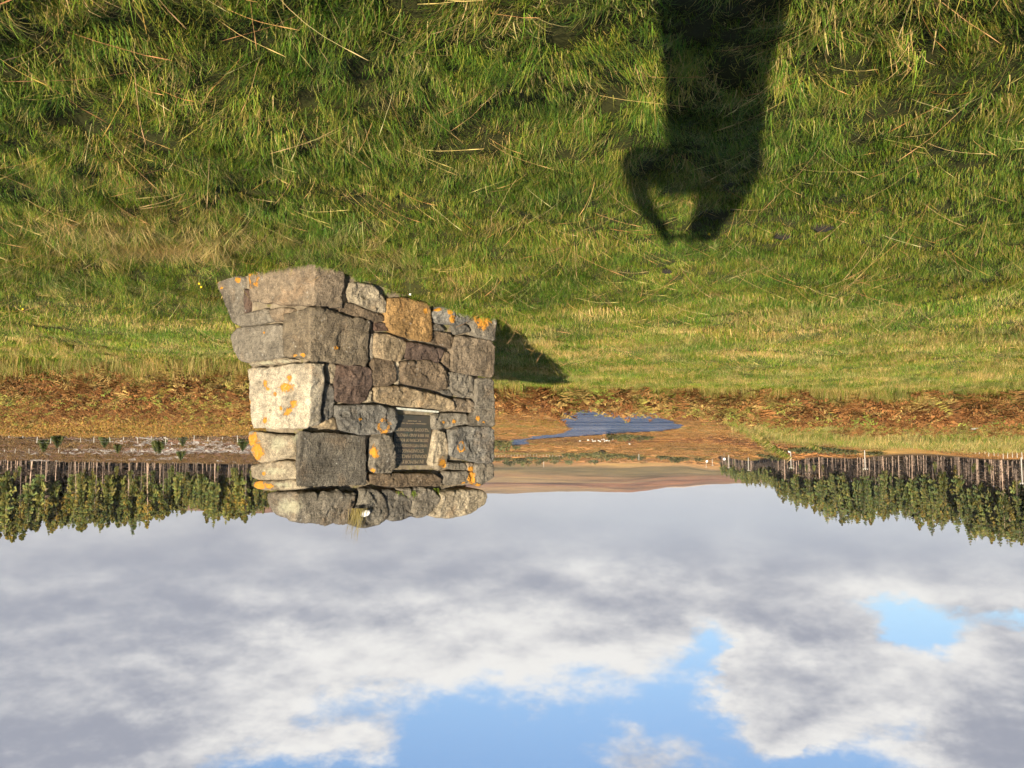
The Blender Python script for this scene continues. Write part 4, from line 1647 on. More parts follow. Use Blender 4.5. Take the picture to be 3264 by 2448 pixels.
RUST = [(.215, .098, .036), (.26, .128, .05), (.165, .072, .028), (.29, .165, .066), (.23, .15, .056)]
FADE = [(.30, .20, .07), (.24, .20, .05), (.34, .22, .08)]
OLIVE = [(.15, .135, .03), (.20, .155, .035), (.235, .15, .04), (.25, .13, .035)]


def build_bracken():
    mat = plant_material('bracken', (.85, .95, .85), (1.35, 1.32, 1.2), transl=.25, nscale=.35, rand=.5, spec=.1)
    K = [bracken_clump(s, 7, .62, RUST) for s in range(4)] + [bracken_clump(10 + s, 6, .6, FADE) for s in range(2)] + \
        [bracken_clump(20, 6, .6, [(.20, .24, .05), (.28, .27, .06)])] + \
        [shrublet(30 + s, .5, .34, OLIVE + RUST[:2], 170, .085) for s in range(3)] + [shrublet(40 + s, .5, .3, RUST, 170, .085) for s in range(2)]
    col = protos('bracken_kind', K, mat)
    P, I, S = [], [], []

    def area(n, d0, d1, u0, u1, keep, pick, smin, smax):
        d = np.sqrt(rng.uniform(d0 * d0, d1 * d1, n))
        u = rng.uniform(u0, u1, n)
        x = (u - 512) / FPX * d
        ok = keep(x, d, u)
        x, y, u = x[ok], d[ok], u[ok]
        P.append(np.stack([x, y, H(x, y) - .03], 1))
        I.append(pick(x, y, len(x)))
        S.append(rng.uniform(smin, smax, len(x)))

    def crest_of(u):
        return np.interp(u, [0, 300, 530, 700, 770, 1024], [20, 19.5, 18.5, 16, 14.6, 14.4])

    def mixed(x, y, n):
        f = fbm(x * .3, y * .3, 91)
        i = rng.integers(0, 4, n)
        i = np.where(rng.random(n) < .22 + .6 * f, rng.integers(4, 6, n), i)
        return np.where(rng.random(n) < .07, 6, i)

    # fringe along the crest, centre and left
    area(4200, 16.5, 30, -60, 760, lambda x, y, u: (y > crest_of(u) - 2.4 + 2.6 * rng.random(len(x)) ** .6) & (y < crest_of(u) + np.interp(u, [0, 250, 320, 540, 700], [5, 6, 6, 9, 9])), mixed, .8, 1.4)
    # patches on the left-hand bank
    def patches(x, y, u):
        f = fbm(x * .11, y * .07, 92)
        return (f > .03 + .0004 * (y - 40)) & (y > 22)
    area(5600, 24, 105, -60, 265, patches, mixed, .6, 1.1)
    # right-hand slope
    area(7000, 13.5, 34, 715, 1100, lambda x, y, u: y > crest_of(u) - 1.6 + 2.4 * rng.random(len(x)) ** .6, mixed, .55, 1.0)

    def slope_pick(x, y, n):
        f = fbm(x * .1, y * .1, 93) + .35 - (y - 26) * .012
        return np.where(rng.random(n) < np.clip(.5 + f, 0, 1), mixed(x, y, n), np.where(rng.random(n) < .62, rng.integers(7, 10, n), rng.integers(10, 12, n)))
    area(4200, 30, 70, 690, 1100, lambda x, y, u: y > 0, slope_pick, .7, 1.15)
    area(3600, 65, 117, 690, 1100, lambda x, y, u: y > 0, lambda x, y, n: np.where(rng.random(n) < .6, rng.integers(7, 10, n), rng.integers(10, 12, n)), .8, 1.3)
    # near side of the valley, seen behind the cairn and beside the water
    area(1200, 150, 330, 450, 700, lambda x, y, u: ~inside(RIVER, x, y) & (fbm(x * .03, y * .03, 94) > 0), lambda x, y, n: rng.integers(7, 12, n), 1.2, 2.2)
    P_, I_, S_ = np.vstack(P), np.concatenate(I), np.concatenate(S)
    # rough orange grass covering the valley floor
    vm = plant_material('moor_grass', (.62, .64, .66), (.98, .94, .9), transl=.15, nscale=.012, rand=.35, spec=.05)
    VK = [shrublet(700 + k, .6, .26, cs, 150, .12) for k, cs in enumerate(([(.33, .175, .06), (.38, .21, .075)], [(.30, .15, .05), (.35, .19, .065)], [(.34, .20, .08), (.27, .17, .06)], [(.20, .17, .05), (.24, .19, .06)], [(.24, .115, .05), (.19, .09, .04)]))]
    n = 21000
    y = np.concatenate([1 / rng.uniform(1 / 1250, 1 / 205, 16000), rng.uniform(95, 300, 5000)])
    u = np.concatenate([rng.uniform(140, 640, 16000), rng.uniform(-60, 300, 5000)])
    x = (u - 512) / FPX * y
    crest, turf, bank, felled, wood, uu, d = ground_zones(x, y)
    ok = ~inside(RIVER, x, y) & ~inside(POOL, x, y) & (wood < .3) & (bank < .2) & (felled < .2)
    x, y = x[ok], y[ok]
    f = fbm(x * .008, y * .02, 97)
    idx = rng.integers(0, 3, len(x))
    idx = np.where(f + rng.normal(0, .12, len(x)) > .28, 3, idx)
    idx = np.where(f + rng.normal(0, .12, len(x)) < -.34, 4, idx)
    n = len(x)
    sz = rng.uniform(1.8, 3.2, n) * np.clip(y / 330, .4, 2.6)
    scatter('moor_grass', np.stack([x, y, H(x, y) - .1], 1), np.stack([np.zeros(n), np.zeros(n), rng.uniform(0, 6.28, n)], 1),
            np.stack([sz, sz, sz * .34], 1), idx, protos('moor_grass_kind', VK, vm), 'rough orange moor grass covering the valley floor by the river', 'moor grass')
    n = len(P_)
    R_ = np.stack([rng.normal(0, .1, n), rng.normal(0, .1, n), rng.uniform(0, 2 * PI, n)], 1)
    scatter('bracken', P_, R_, S_, I_, col, 'rusty autumn bracken and scrub along the edge of the turf and slopes', 'bracken')


build_bracken()


# ------------------------------------------------------------------ conifers
def bark_material():
    m, t, bs = material('conifer_bark')
    pos = t.node('ShaderNodeNewGeometry').outputs['Position']
    rnd = t.node('ShaderNodeObjectInfo').outputs['Random']
    n = t.noise(t.vmath('MULTIPLY', pos, (3, 3, .8)), 1.0, 4, .65)
    c = t.ramp(n, [(.3, (.10, .072, .056)), (.7, (.25, .19, .15))])
    c = t.mix(t.math('POWER', rnd, 3.0), c, t.mix(1.0, c, (3.2, 3.0, 2.8), 'MULTIPLY'))
    t.l.new(c, bs.inputs['Base Color'])
    bs.inputs['Roughness'].default_value = .95
    return m


def make_trunk(seed, hgt, base_frac):
    r = random.Random(seed)
    mb = MB()
    lx, ly = r.gauss(0, .25), r.gauss(0, .25)
    mb.tube([(0, 0, -.5), (lx * .2, ly * .2, hgt * .3), (lx * .6, ly * .6, hgt * .65), (lx, ly, hgt * .97)], [.115, .09, .06, .02], 5)
    # dead snags on the bare lower stem
    for i in range(44):
        z = r.uniform(.06, base_frac + .22) ** 1.0 * hgt
        a = r.uniform(0, 2 * PI)
        L = r.uniform(.4, 1.9)
        mb.tube([(0, 0, z), (math.cos(a) * L, math.sin(a) * L, z - .3 * L)], [.03, .006], 3, cap=False)
    return mb.mesh('trunk')


def dead_flecks(mb, r, hgt, base_frac):
    """brown dead boughs and scrubby regrowth hanging below the live crown"""
    for i in range(46):
        z = hgt * r.uniform(.03, base_frac + .05)
        a, q = r.uniform(0, 2 * PI), r.uniform(.2, 1.9)
        p = Vector((math.cos(a) * q, math.sin(a) * q, z))
        s1 = Vector((math.cos(a), math.sin(a), r.uniform(-.6, .1))) * r.uniform(.2, .5)
        s2 = Vector((r.gauss(0, 1), r.gauss(0, 1), r.gauss(0, 1))).normalized() * r.uniform(.06, .2)
        k = r.uniform(.6, 1.3)
        mb.add([p - s1, p + s2, p + s1, p - s2], [(0, 1, 2, 3)], tuple(x * k for x in r.choice([(.075, .052, .036), (.055, .04, .028), (.07, .066, .03)])))


def make_crown(seed, hgt, base_frac, rad, dens=1.0, droop=.35):
    """whorls of drooping boughs, each a ragged fan of needle sprays"""
    r = random.Random(seed)
    mb = MB()
    z = hgt * base_frac
    while z < hgt * .985:
        f = (z / hgt - base_frac) / (1 - base_frac)
        R = rad * (1 - f) ** .75 * (.55 + .45 * min(1, f * 6)) + .12
        nb = max(4, int(7 * dens))
        for b in range(nb):
            if r.random() < .22 + .35 * (1 - min(1, f * 4)):
                continue
            a = 2 * PI * b / nb + r.uniform(-.4, .4)
            L = R * r.uniform(.6, 1.2)
            d = Vector((math.cos(a), math.sin(a), 0))
            s = Vector((-d.y, d.x, 0))
            p0 = Vector((0, 0, z + r.uniform(-.25, .25)))
            rise = .35 * f
            p1 = p0 + d * L * .5 + Vector((0, 0, (rise - droop * .35) * L * .5))
            p2 = p0 + d * L + Vector((0, 0, (rise - droop) * L))
            w = L * .30
            k = r.uniform(.7, 1.3)
            base = r.choice([(.055, .085, .030), (.070, .095, .032), (.085, .100, .030), (.105, .105, .035)])
            c = tuple(x * k for x in base)
            for sg in (-1, 1):
                t1 = p0 + d * L * .28 + s * sg * w * .85 + Vector((0, 0, -.42 * L - .15))
                t2 = p1 + d * L * .12 + s * sg * w * r.uniform(.8, 1.2) + Vector((0, 0, -.45 * L - .12))
                t3 = p2 - d * L * .1 + s * sg * w * .5 + Vector((0, 0, -.34 * L))
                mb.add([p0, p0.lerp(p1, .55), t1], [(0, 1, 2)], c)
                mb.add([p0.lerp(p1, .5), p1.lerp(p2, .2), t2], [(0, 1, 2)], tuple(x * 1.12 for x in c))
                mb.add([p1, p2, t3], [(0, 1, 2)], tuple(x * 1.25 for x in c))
        z += hgt * .024 * r.uniform(.8, 1.25)
    dead_flecks(mb, r, hgt, base_frac)
    # leader
    mb.tube([(0, 0, hgt * .95), (r.gauss(0, .05), 0, hgt * 1.01)], [.05, .01], 3, (.07, .09, .03), cap=False)
    return mb.mesh('crown')


def make_loose_crown(seed, hgt, base_frac, rad):
    """irregular crown of leafy clumps, as on larch and pine"""
    r = random.Random(seed)
    mb = MB()
    for c in range(46):
        f = r.random() ** .9
        z = hgt * (base_frac + (1 - base_frac) * f * .97)
        R = rad * (1 - f) ** .6 * (.5 + .5 * min(1, f * 5))
        a = r.uniform(0, 2 * PI)
        q = R * math.sqrt(r.uniform(.1, 1))
        cen = Vector((math.cos(a) * q, math.sin(a) * q, z))
        cr = r.uniform(.45, 1.0) * (1 - .45 * f)
        k = r.uniform(.6, 1.35)
        col = tuple(x * k for x in r.choice([(.060, .085, .030), (.085, .105, .032), (.12, .12, .035), (.15, .125, .035)]))
        for i in range(24):
            d = Vector((r.gauss(0, 1), r.gauss(0, 1), r.gauss(0, .8))).normalized()
            p = cen + d * cr * r.uniform(.5, 1.1)
            s1 = Vector((r.gauss(0, 1), r.gauss(0, 1), r.gauss(0, 1))).normalized() * r.uniform(.20, .46)
            s2 = s1.cross(Vector((r.gauss(0, 1), r.gauss(0, 1), r.gauss(0, 1)))).normalized() * r.uniform(.14, .34)
            kk = r.uniform(.8, 1.2)
            mb.add([p - s1, p + s2, p + s1, p - s2 * .6], [(0, 1, 2, 3)], tuple(x * kk for x in col))
    dead_flecks(mb, r, hgt, base_frac)
    return mb.mesh('crown')


def forest_line(u, left):
    if left:
        y = np.interp(u, [-60, 3, 77, 165, 220, 248, 270, 300], [280, 290, 330, 372, 440, 500, 640, 720])
        h = np.interp(u, [-60, 3, 42, 77, 100, 129, 165, 197, 220, 248, 262, 300], [25, 25.5, 26, 21, 23, 19.5, 24, 24, 22.5, 22, 17.5, 15.5])
    else:
        y = np.interp(u, [670, 758, 891, 1024, 1090], [304, 296, 284, 270, 264])
        h = np.interp(u, [670, 758, 809, 891, 952, 1024, 1090], [13.5, 15.5, 17, 19.2, 20.2, 22, 23])
    return y, h


def build_forest():
    bark = bark_material()
    lm = plant_material('conifer_needles', (.72, .70, .64), (1.15, .98, .78), transl=.2, nscale=.05, rand=.7, spec=.15)
    rm = plant_material('mixed_needles', (1.1, 1.08, .98), (1.75, 1.42, .98), transl=.3, nscale=.06, rand=.6, spec=.15)
    PH = 20.0
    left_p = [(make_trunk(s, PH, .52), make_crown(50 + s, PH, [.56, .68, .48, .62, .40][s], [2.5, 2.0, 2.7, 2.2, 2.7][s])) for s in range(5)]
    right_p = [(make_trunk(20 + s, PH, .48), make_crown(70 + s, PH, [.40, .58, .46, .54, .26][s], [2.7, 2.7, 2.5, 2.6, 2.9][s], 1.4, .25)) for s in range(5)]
    for s in (1, 3):
        right_p[s] = (right_p[s][0], make_loose_crown(90 + s, PH, [.50, .58, 0, .46][s], [2.3, 2.5, 0, 2.7][s]))
    left_p[3] = (left_p[3][0], make_loose_crown(95, PH, .54, 2.2))
    for ps, fm in ((left_p, lm), (right_p, rm)):
        for tr, cr in ps:
            tr.materials.append(bark)
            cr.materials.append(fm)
    stuffP = {True: [], False: []}
    spots = {True: [], False: []}
    for left in (True, False):
        if left:
            us = np.linspace(-50, 300, 132)
        else:
            us = np.linspace(684, 1085, 118)
        # front row of countable trees, then the mass behind
        for row in range(9):
            for u in us[(row % 3)::(1 if row < 1 else 2)]:
                uu = u + rng.normal(0, 3.4)
                y0, h = forest_line(uu, left)
                y = y0 + row * (5.0 if row < 3 else 7.0) + rng.uniform(-2.5, 2.5)
                if row == 0 and rng.random() < .18:
                    continue
                x = (uu - 512) / FPX * y
                hh = h * (rng.uniform(.78, 1.10) if left else rng.uniform(.86, 1.06)) * (.92 if row == 0 else 1.0) * (1.13 if rng.random() < .05 else 1.0) * (1 + .30 * float(fbm(np.array([uu * .035]), np.array([row * .3 + (5 if left else 9)]), 88)[0]))
                (spots if row < 1 else stuffP)[left].append((x, y, hh, row))
        # low scrubby growth along the edge
        for u in us[::2]:
            uu = u + rng.normal(0, 4)
            y0, h = forest_line(uu, left)
            if float(fbm(np.array([uu * .05]), np.array([3.0 if left else 7.0]), 89)[0]) > -.02:
                y = y0 - 3 + rng.uniform(-3, 3)
                stuffP[left].append(((uu - 512) / FPX * y, y, rng.uniform(2.5, 7.5), 0))
    label = {True: 'tall dark spruce with a bare pale trunk in the plantation behind the utility poles',
             False: 'slender yellow green conifer with a bare trunk in the plantation behind the felled ground'}
    group = {True: 'spruces along the plantation edge by the poles', False: 'conifers along the plantation edge by the felled ground'}
    for left in (True, False):
        ps = left_p if left else right_p
        for i, (x, y, hh, row) in enumerate(spots[left]):
            tr, cr = ps[int(rng.integers(0, 5))]
            k = hh / PH
            root = empty('conifer_tree', (x, y, h1(x, y)), rng.uniform(0, 2 * PI))
            root.scale = (k * rng.uniform(.8, 1.05), k * rng.uniform(.8, 1.05), k)
            root.rotation_euler = (rng.normal(0, .03), rng.normal(0, .03), rng.uniform(0, 2 * PI))
            new_obj('trunk', tr, None, root)
            new_obj('crown', cr, None, root)
            tag(root, label[left], 'conifer', group[left])
    # the rest of each wood
    for left in (True, False):
        ps = left_p if left else right_p
        joined = []
        for tr, cr in ps:
            bm = bmesh.new()
            bm.from_mesh(tr)
            nf = len(bm.faces)
            bm.from_mesh(cr)
            bm.faces.ensure_lookup_table()
            for f in bm.faces[nf:]:
                f.material_index = 1
            me = bpy.data.meshes.new('tree')
            bm.to_mesh(me)
            bm.free()
            me.materials.append(bark)
            me.materials.append(lm if left else rm)
            joined.append(me)
        col = protos('wood_kind_' + ('a' if left else 'b'), joined, None)
        A = np.array(stuffP[left])
        n = len(A)
        k = A[:, 2] / PH
        pts = np.stack([A[:, 0], A[:, 1], H(A[:, 0], A[:, 1])], 1)
        rot = np.stack([rng.normal(0, .012, n), rng.normal(0, .012, n), rng.uniform(0, 2 * PI, n)], 1)
        scatter('wood', pts, rot, np.stack([k * .95, k * .95, k], 1), rng.integers(0, 5, n), col,
                'mass of dark conifers filling the plantation ' + ('behind the utility poles' if left else 'behind the felled ground'), 'wood')


build_forest()


# ------------------------------------------------------------------ shrubs, poles, fences, sheep, felled ground
def plain(name, col, rough=.9, metal=0.0, var=.25, scale=8.0):
    m, t, bs = material(name)
    pos = t.node('ShaderNodeNewGeometry').outputs['Position']
    n = t.noise(pos, scale, 4, .6)
    lo, hi = 1 - var, 1 + var
    t.l.new(t.mix(1.0, col, t.ramp(n, [(.3, (lo, lo, lo)), (.7, (hi, hi, hi))]), 'MULTIPLY'), bs.inputs['Base Color'])
    bs.inputs['Roughness'].default_value = rough
    bs.inputs['Metallic'].default_value = metal
    return m


ORD = ('first second third fourth fifth sixth seventh eighth ninth tenth eleventh twelfth thirteenth fourteenth fifteenth sixteenth seventeenth eighteenth nineteenth twentieth').split()


def build_valley_things():
    gm = plant_material('shrub_leaves', (.85, .95, .9), (1.2, 1.1, 1.0), transl=.2, nscale=.05, rand=.5)
    wood = plain('weathered_wood', (.38, .35, .30))
    stem = plain('shrub_stem', (.12, .09, .06))
    DARK = [(.075, .085, .03), (.10, .10, .035), (.12, .10, .04)]
    crowns = [shrublet(300 + s, 1.0, 1.1, DARK, 320, .28) for s in range(4)]
    st = MB()
    st.tube([(0, 0, -.3), (.03, .02, .5), (0, 0, .8)], [.07, .05, .02], 5)
    stem_me = st.mesh('stem')
    spots = [(398, 334, 3.2), (404, 333, 2.6), (412, 333.5, 3), (385, 333, 2.6), (376, 332, 2.2), (520, 327, 4.4), (529, 328, 4.2), (508, 324.5, 3),
             (455, 315, 4.2), (448, 314, 5), (440, 315.5, 4.2), (432, 314, 5.5), (425, 316, 4.4), (418, 314, 5.4), (410, 315, 5), (401, 314, 4), (392, 313, 4.4), (384, 312, 5.2),
             (468, 312, 5), (480, 311, 5.2), (492, 311.5, 5), (505, 310, 5.4), (517, 311, 5), (528, 310.5, 5.2), (362, 312.5, 4.6), (349, 311, 5), (338, 311, 4),
             (470, 308, 5), (455, 308, 6), (500, 307.5, 6), (485, 307, 6), (430, 308, 6), (515, 307, 6), (345, 309, 4), (325, 310, 4)]
    labs = 'dark scrubby bush low on the valley floor by the river'
    for i, (u, v, s) in enumerate(spots):
        p = hit(u, v)
        if inside(RIVER, np.array([p.x]), np.array([p.y]))[0]:
            p.y += 12
            p.z = h1(p.x, p.y)
        root = empty('valley_bush', (p.x, p.y, p.z), random.uniform(0, 6))
        root.scale = (s * random.uniform(.8, 1.4), s * random.uniform(.8, 1.4), s * random.uniform(.5, .8))
        new_obj('foliage', crowns[i % 4], gm, root)
        new_obj('stem', stem_me, stem, root)
        place = 'on the far bank of the river' if i < 8 else 'in the scrub line across mid-valley' if i < 27 else 'at the foot of the moor'
        rank = sorted([q for q in range(len(spots)) if (q < 8) == (i < 8) and (q < 27) == (i < 27)], key=lambda q: -spots[q][0]).index(i)
        tag(root, 'dark scrubby bush %s, %s counting away from the cairn' % (place, ORD[rank]), 'bush', 'bushes scattered over the valley floor')
    # green patches low left of the valley
    hollow = [(195, 321, 5), (205, 320.5, 4), (213, 321, 5), (222, 320, 5), (229, 319.5, 4), (183, 319, 4), (171, 318, 3.4), (150, 316.5, 3.5), (255, 318, 3), (240, 318.5, 4), (262, 314, 4), (252, 313, 5), (246, 312, 5)]
    for i, (u, v, s) in enumerate(hollow):
        p = hit(u, v)
        root = empty('gorse_bush', p, random.uniform(0, 6))
        root.scale = (s * .8, s * .8, s * .35)
        new_obj('foliage', crowns[i % 4], gm, root)
        new_obj('stem', stem_me, stem, root)
        rank = sorted(range(len(hollow)), key=lambda q: -hollow[q][0]).index(i)
        tag(root, 'low green bush in the hollow by the poles, %s counting from the river side' % ORD[rank], 'bush', 'low bushes in the hollow by the poles')
    # young conifers on the felled ground
    ym = plant_material('young_conifer', (.48, .48, .42), (.68, .64, .5), transl=.1, rand=.3)
    yc = [make_crown(400 + s, 3.0, .04, 1.0, 1.0, .2) for s in range(2)]
    ys = MB()
    ys.tube([(0, 0, -.2), (0, 0, 2.6)], [.06, .01], 5)
    ysm = ys.mesh('trunk')
    young = [(966, 335, .75), (980, 329, .8), (919, 334, .8), (864, 330, 1.0), (868, 327, .75), (841, 332, .6), (781, 329.5, .8), (906, 324, .7), (843, 317.5, .9)]
    for i, (u, v, k) in enumerate(young):
        p = hit(u, v)
        root = empty('young_conifer', p, random.uniform(0, 6))
        root.scale = (k * 1.1, k * 1.1, k * .75)
        new_obj('crown', yc[i % 2], ym, root)
        new_obj('trunk', ysm, stem, root)
        rank = sorted(range(len(young)), key=lambda q: young[q][0]).index(i)
        tag(root, 'small bushy young conifer on the felled ground, %s counting from the cairn' % ORD[rank], 'young conifer', 'young conifers on the felled ground')

    # ------------- utility poles
    pole_wood = plain('grey_pole_wood', (.36, .34, .30))
    ins = plain('insulator', (.5, .48, .45), .4)
    poles = [(3, 311.5, 284, 268, 'utility pole nearest the camera, beside the tall spruces at the picture edge'),
             (159.6, 320.5, 298.5, 336, 'utility pole standing alone between the near bank and the spruces, second nearest'),
             (233.4, 316.5, 299.6, 400, 'utility pole beside the larger white round sign at the foot of the spruces'),
             (275.8, 310, 297.3, 587, 'utility pole before the lowest spruces, third from the end of the plantation'),
             (295.3, 311.5, 300, 637, 'utility pole at the tip of the spruce plantation'),
             (311.8, 310.9, 302, 830, 'utility pole just clear of the plantation tip, against the moor'),
             (317.8, 308, 300.5, 950, 'farthest crossarm utility pole, against the moor beyond the plantation')]
    for i, (u, vb, vt, y, lab) in enumerate(poles):
        b, t_ = at_depth(u, vb, y), at_depth(u, vt, y)
        x, z0 = b.x, min(b.z, h1(b.x, y) + .0)
        root = empty('utility_pole', (x, y, z0), -.25)
        Hh = t_.z - z0
        mb = MB()
        wd = .14 + .00008 * y
        mb.tube([(0, 0, -.6), (0, 0, Hh * .5), (0, 0, Hh)], [wd * 1.15, wd, wd * .8], 8)
        mb.obj('pole', pole_wood, root)
        mb = MB()
        mb.box((0, -.16, Hh - .25), (2.0 + y * .0004, .14, .16))
        mb.obj('crossarm', pole_wood, root)
        for k in (-.9, 0, .9):
            mb = MB()
            mb.tube([(k, -.16, Hh - .17), (k, -.16, Hh - .05), (k, -.16, Hh + .12)], [.05, .08, .04], 6)
            mb.obj('insulator', ins, root)
        tag(root, lab, 'utility pole', 'utility poles along the valley road')
    for (u, vb, vt, y, lab) in ((385.2, 316, 308, 760, 'plain pole without a crossarm standing left among valley bushes'), (480.3, 308.8, 301, 1000, 'plain pole without a crossarm near the cairn edge, below the moor')):
        b, t_ = at_depth(u, vb, y), at_depth(u, vt, y)
        z0 = min(b.z, h1(b.x, y))
        root = empty('plain_pole', (b.x, y, z0))
        mb = MB()
        mb.tube([(0, 0, -.5), (0, 0, t_.z - z0)], [.28, .22], 8)
        mb.obj('pole', pole_wood, root)
        mb = MB()
        mb.tube([(0, 0, t_.z - z0), (0, 0, t_.z - z0 + .15)], [.26, .10], 8)
        mb.obj('cap', ins, root)
        lab = 'plain pole without a crossarm, ' + ('by the bushes mid-valley' if u < 400 else 'below the moor close to the cairn')
        tag(root, lab, 'pole', 'plain poles in the valley')
    # ------------- white roadside signs
    white = plain('white_sign_face', (.85, .85, .83), .6, var=.05)
    for (u, v, y, rad, lab) in ((234.6, 317.2, 392, .55, 'white round sign on a short post by the third utility pole'), (299.8, 308.9, 620, .8, 'white round sign at the tip of the spruce plantation'),
                                (317.2, 306.9, 900, 1.0, 'white round sign farthest along the valley road, against the moor')):
        c = at_depth(u, v, y)
        z0 = h1(c.x, y)
        zc = max(c.z, z0 + rad + .3)
        root = empty('road_sign', (c.x, y, z0))
        mb = MB()
        mb.tube([(0, 0, -.3), (0, 0, zc - z0)], [.05, .05], 6)
        mb.obj('post', pole_wood, root)
        mb = MB()
        mb.tube([(0, -.06, zc - z0), (0, -.10, zc - z0)], [rad, rad], 16)
        mb.obj('sign_face', white, root)
        tag(root, lab, 'road sign', 'white signs along the valley road')

    # ------------- fences
    def fence(pts, hts, label, wires=True, rad=.045, skip=0.0):
        p0 = pts[0]
        root = empty('post_and_wire_fence', p0)
        tag(root, label, 'fence')
        me = MB()
        me.tube([(0, 0, -.3), (0, 0, .97), (0, 0, 1.0)], [rad, rad * .95, rad * .5], 6)
        pm = me.mesh('post')
        for p, hh in zip(pts, hts):
            if random.random() < skip:
                continue
            o = new_obj('post', pm, wood, root)
            o.location = Vector(p) - Vector(p0)
            o.scale = (1, 1, hh)
            o.rotation_euler = (random.gauss(0, .07), random.gauss(0, .07), random.uniform(0, 6))
        if wires:
            for f in (.35, .62, .9):
                mb = MB()
                mb.tube([Vector(p) - Vector(p0) + Vector((0, -.06, hh * f)) for p, hh in zip(pts, hts)], [.003] * len(pts), 3, cap=False)
                mb.obj('wire', ins, root)
    xs = [48, 105, 180, 320, 458, 570, 680, 805, 915, 1030, 1140, 1245, 1365, 1463, 1558, 1655, 1748, 1850, 1932, 2040, 2150]
    tall = [48, 180, 458, 570, 680, 915, 1140, 1365, 1558]
    near = []
    for x in range(70, 2500, 112):
        u, _ = src(x * .4069 + random.uniform(-2, 2), 0)
        y = 119.0 + .004 * (x - 1000)
        xx = (u - 512) / FPX * y
        near.append(Vector((xx, y, h1(xx, y))))
    fence(near, [random.choice([1.15, 1.2, .6, .75, 1.25, .65]) for _ in near], 'post and wire fence along the near edge of the felled ground', skip=.12)
    far = []
    for k in range(34):
        u = 1060 - k * 10.5 + random.uniform(-3, 3)
        y = 168 + .05 * (1060 - u)
        xx = (u - 512) / FPX * y
        far.append(Vector((xx, y, h1(xx, y))))
    fence(far, [random.uniform(.7, 1.3) for _ in far], 'second post and wire fence farther back across the felled ground', skip=.4)
    # long fence along the hollow below the spruces
    pts = []
    for k in range(48):
        u = 205 - k * 4.6
        y = np.interp(u, [0, 120, 205], [150, 215, 300])
        v_des = np.interp(u, [0, 40, 130, 160, 205], [317.5, 318, 320, 321.5, 318.5]) + .6 * math.sin(k * .5)
        p = at_depth(u, v_des, y)
        z = h1(p.x, y)
        pts.append(Vector((p.x, y, z)))
    fence(pts, [random.uniform(1.0, 1.5) for _ in pts], 'long pale fence running along the hollow in front of the spruces', rad=.06)
    pts = []
    for k in range(26):
        u = 532 - k * 3.2
        p = hit(u, 313.6 - .25 * math.sin(k * .35))
        pts.append(p)
    fence(pts, [2.0 for _ in pts], 'faint far fence crossing the valley floor behind the sheep', wires=False, rad=.14)

    # ------------- sheep
    wool = plain('wool', (.55, .53, .46), .95, var=.08)
    face = plain('sheep_face', (.25, .22, .2))
    body = bpy.data.meshes.new('body')
    bm = bmesh.new()
    bmesh.ops.create_uvsphere(bm, u_segments=12, v_segments=8, radius=1)
    for v in bm.verts:
        k = 1 + .08 * noise.noise(v.co * 4)
        v.co = Vector((v.co.x * .58 * k, v.co.y * .33 * k, v.co.z * .32 * k + .62))
    bm.to_mesh(body)
    bm.free()
    hd = MB()
    hd.tube([(.46, 0, .74), (.62, 0, .84), (.78, 0, .74), (.86, 0, .68)], [.14, .12, .09, .05], 8)
    for s in (-1, 1):
        hd.tube([(.62, s * .08, .88), (.58, s * .22, .88)], [.035, .01], 4)
    hm = hd.mesh('head')
    lg = MB()
    lg.tube([(0, 0, .5), (.01, 0, .25), (0, 0, -.03)], [.07, .045, .04], 5)
    lgm = lg.mesh('leg')
    sp = [(857, 502), (920, 495), (953, 492), (975, 503), (1003, 499), (1028, 491), (1045, 489), (1015, 506), (1050, 503), (1080, 500), (1112, 490), (1245, 526), (960, 503), (1066, 499)]
    for i, (X, Y) in enumerate(sp):
        u, v = src(1500 + X * .4069, 1200 + Y * .4069)
        p = hit(u, v + 1.0)
        root = empty('sheep', p, random.uniform(0, 6.28))
        root.scale = (1.0,) * 3
        new_obj('body', body, wool, root, smooth=True)
        new_obj('head', hm, face, root)
        for a in (-.3, .3):
            for b in (-.15, .15):
                new_obj('leg', lgm, face, root).location = (a, b, 0)
        rank = sorted(range(len(sp)), key=lambda q: sp[q][0]).index(i)
        lab = 'white sheep in the flock beyond the river, %s counting from the cairn' % ORD[rank]
        if i == 11:
            lab = 'single white sheep apart from the flock, farther along the orange flat'
        if i == 0:
            lab = 'white sheep nearest the cairn at the end of the flock beyond the river'
        tag(root, lab, 'sheep', 'sheep beyond the river')

    # ------------- felled ground litter
    lit = plant_material('brash', (.62, .62, .62), (.85, .85, .85), transl=0.0, rand=.5, spec=.1)
    K = []
    for s in range(5):
        r = random.Random(600 + s)
        mb = MB()
        for i in range(9):
            a = r.uniform(0, 6.28)
            L = r.uniform(.3, 1.3)
            p = Vector((r.uniform(-.6, .6), r.uniform(-.6, .6), r.uniform(.03, .25)))
            d = Vector((math.cos(a), math.sin(a), r.uniform(-.1, .4)))
            mb.tube([p, p + d * L], [.045, .018], 4, r.choice([(.36, .32, .29), (.26, .21, .18), (.17, .11, .08), (.42, .39, .36)]))
        for i in range(2):
            mb.box((r.uniform(-.6, .6), r.uniform(-.6, .6), .1), (r.uniform(.15, .35), r.uniform(.15, .3), r.uniform(.15, .3)), Matrix.Rotation(r.uniform(0, 3), 3, 'Z'), (.42, .39, .35))
        K.append(mb.mesh('brash'))
    for s in range(2):
        K.append(shrublet(620 + s, .7, .4, [(.17, .095, .045), (.12, .075, .04), (.21, .14, .05)], 130, .12))
    col = protos('brash_kind', K, lit)
    n = 3400
    u = rng.uniform(690, 1090, n)
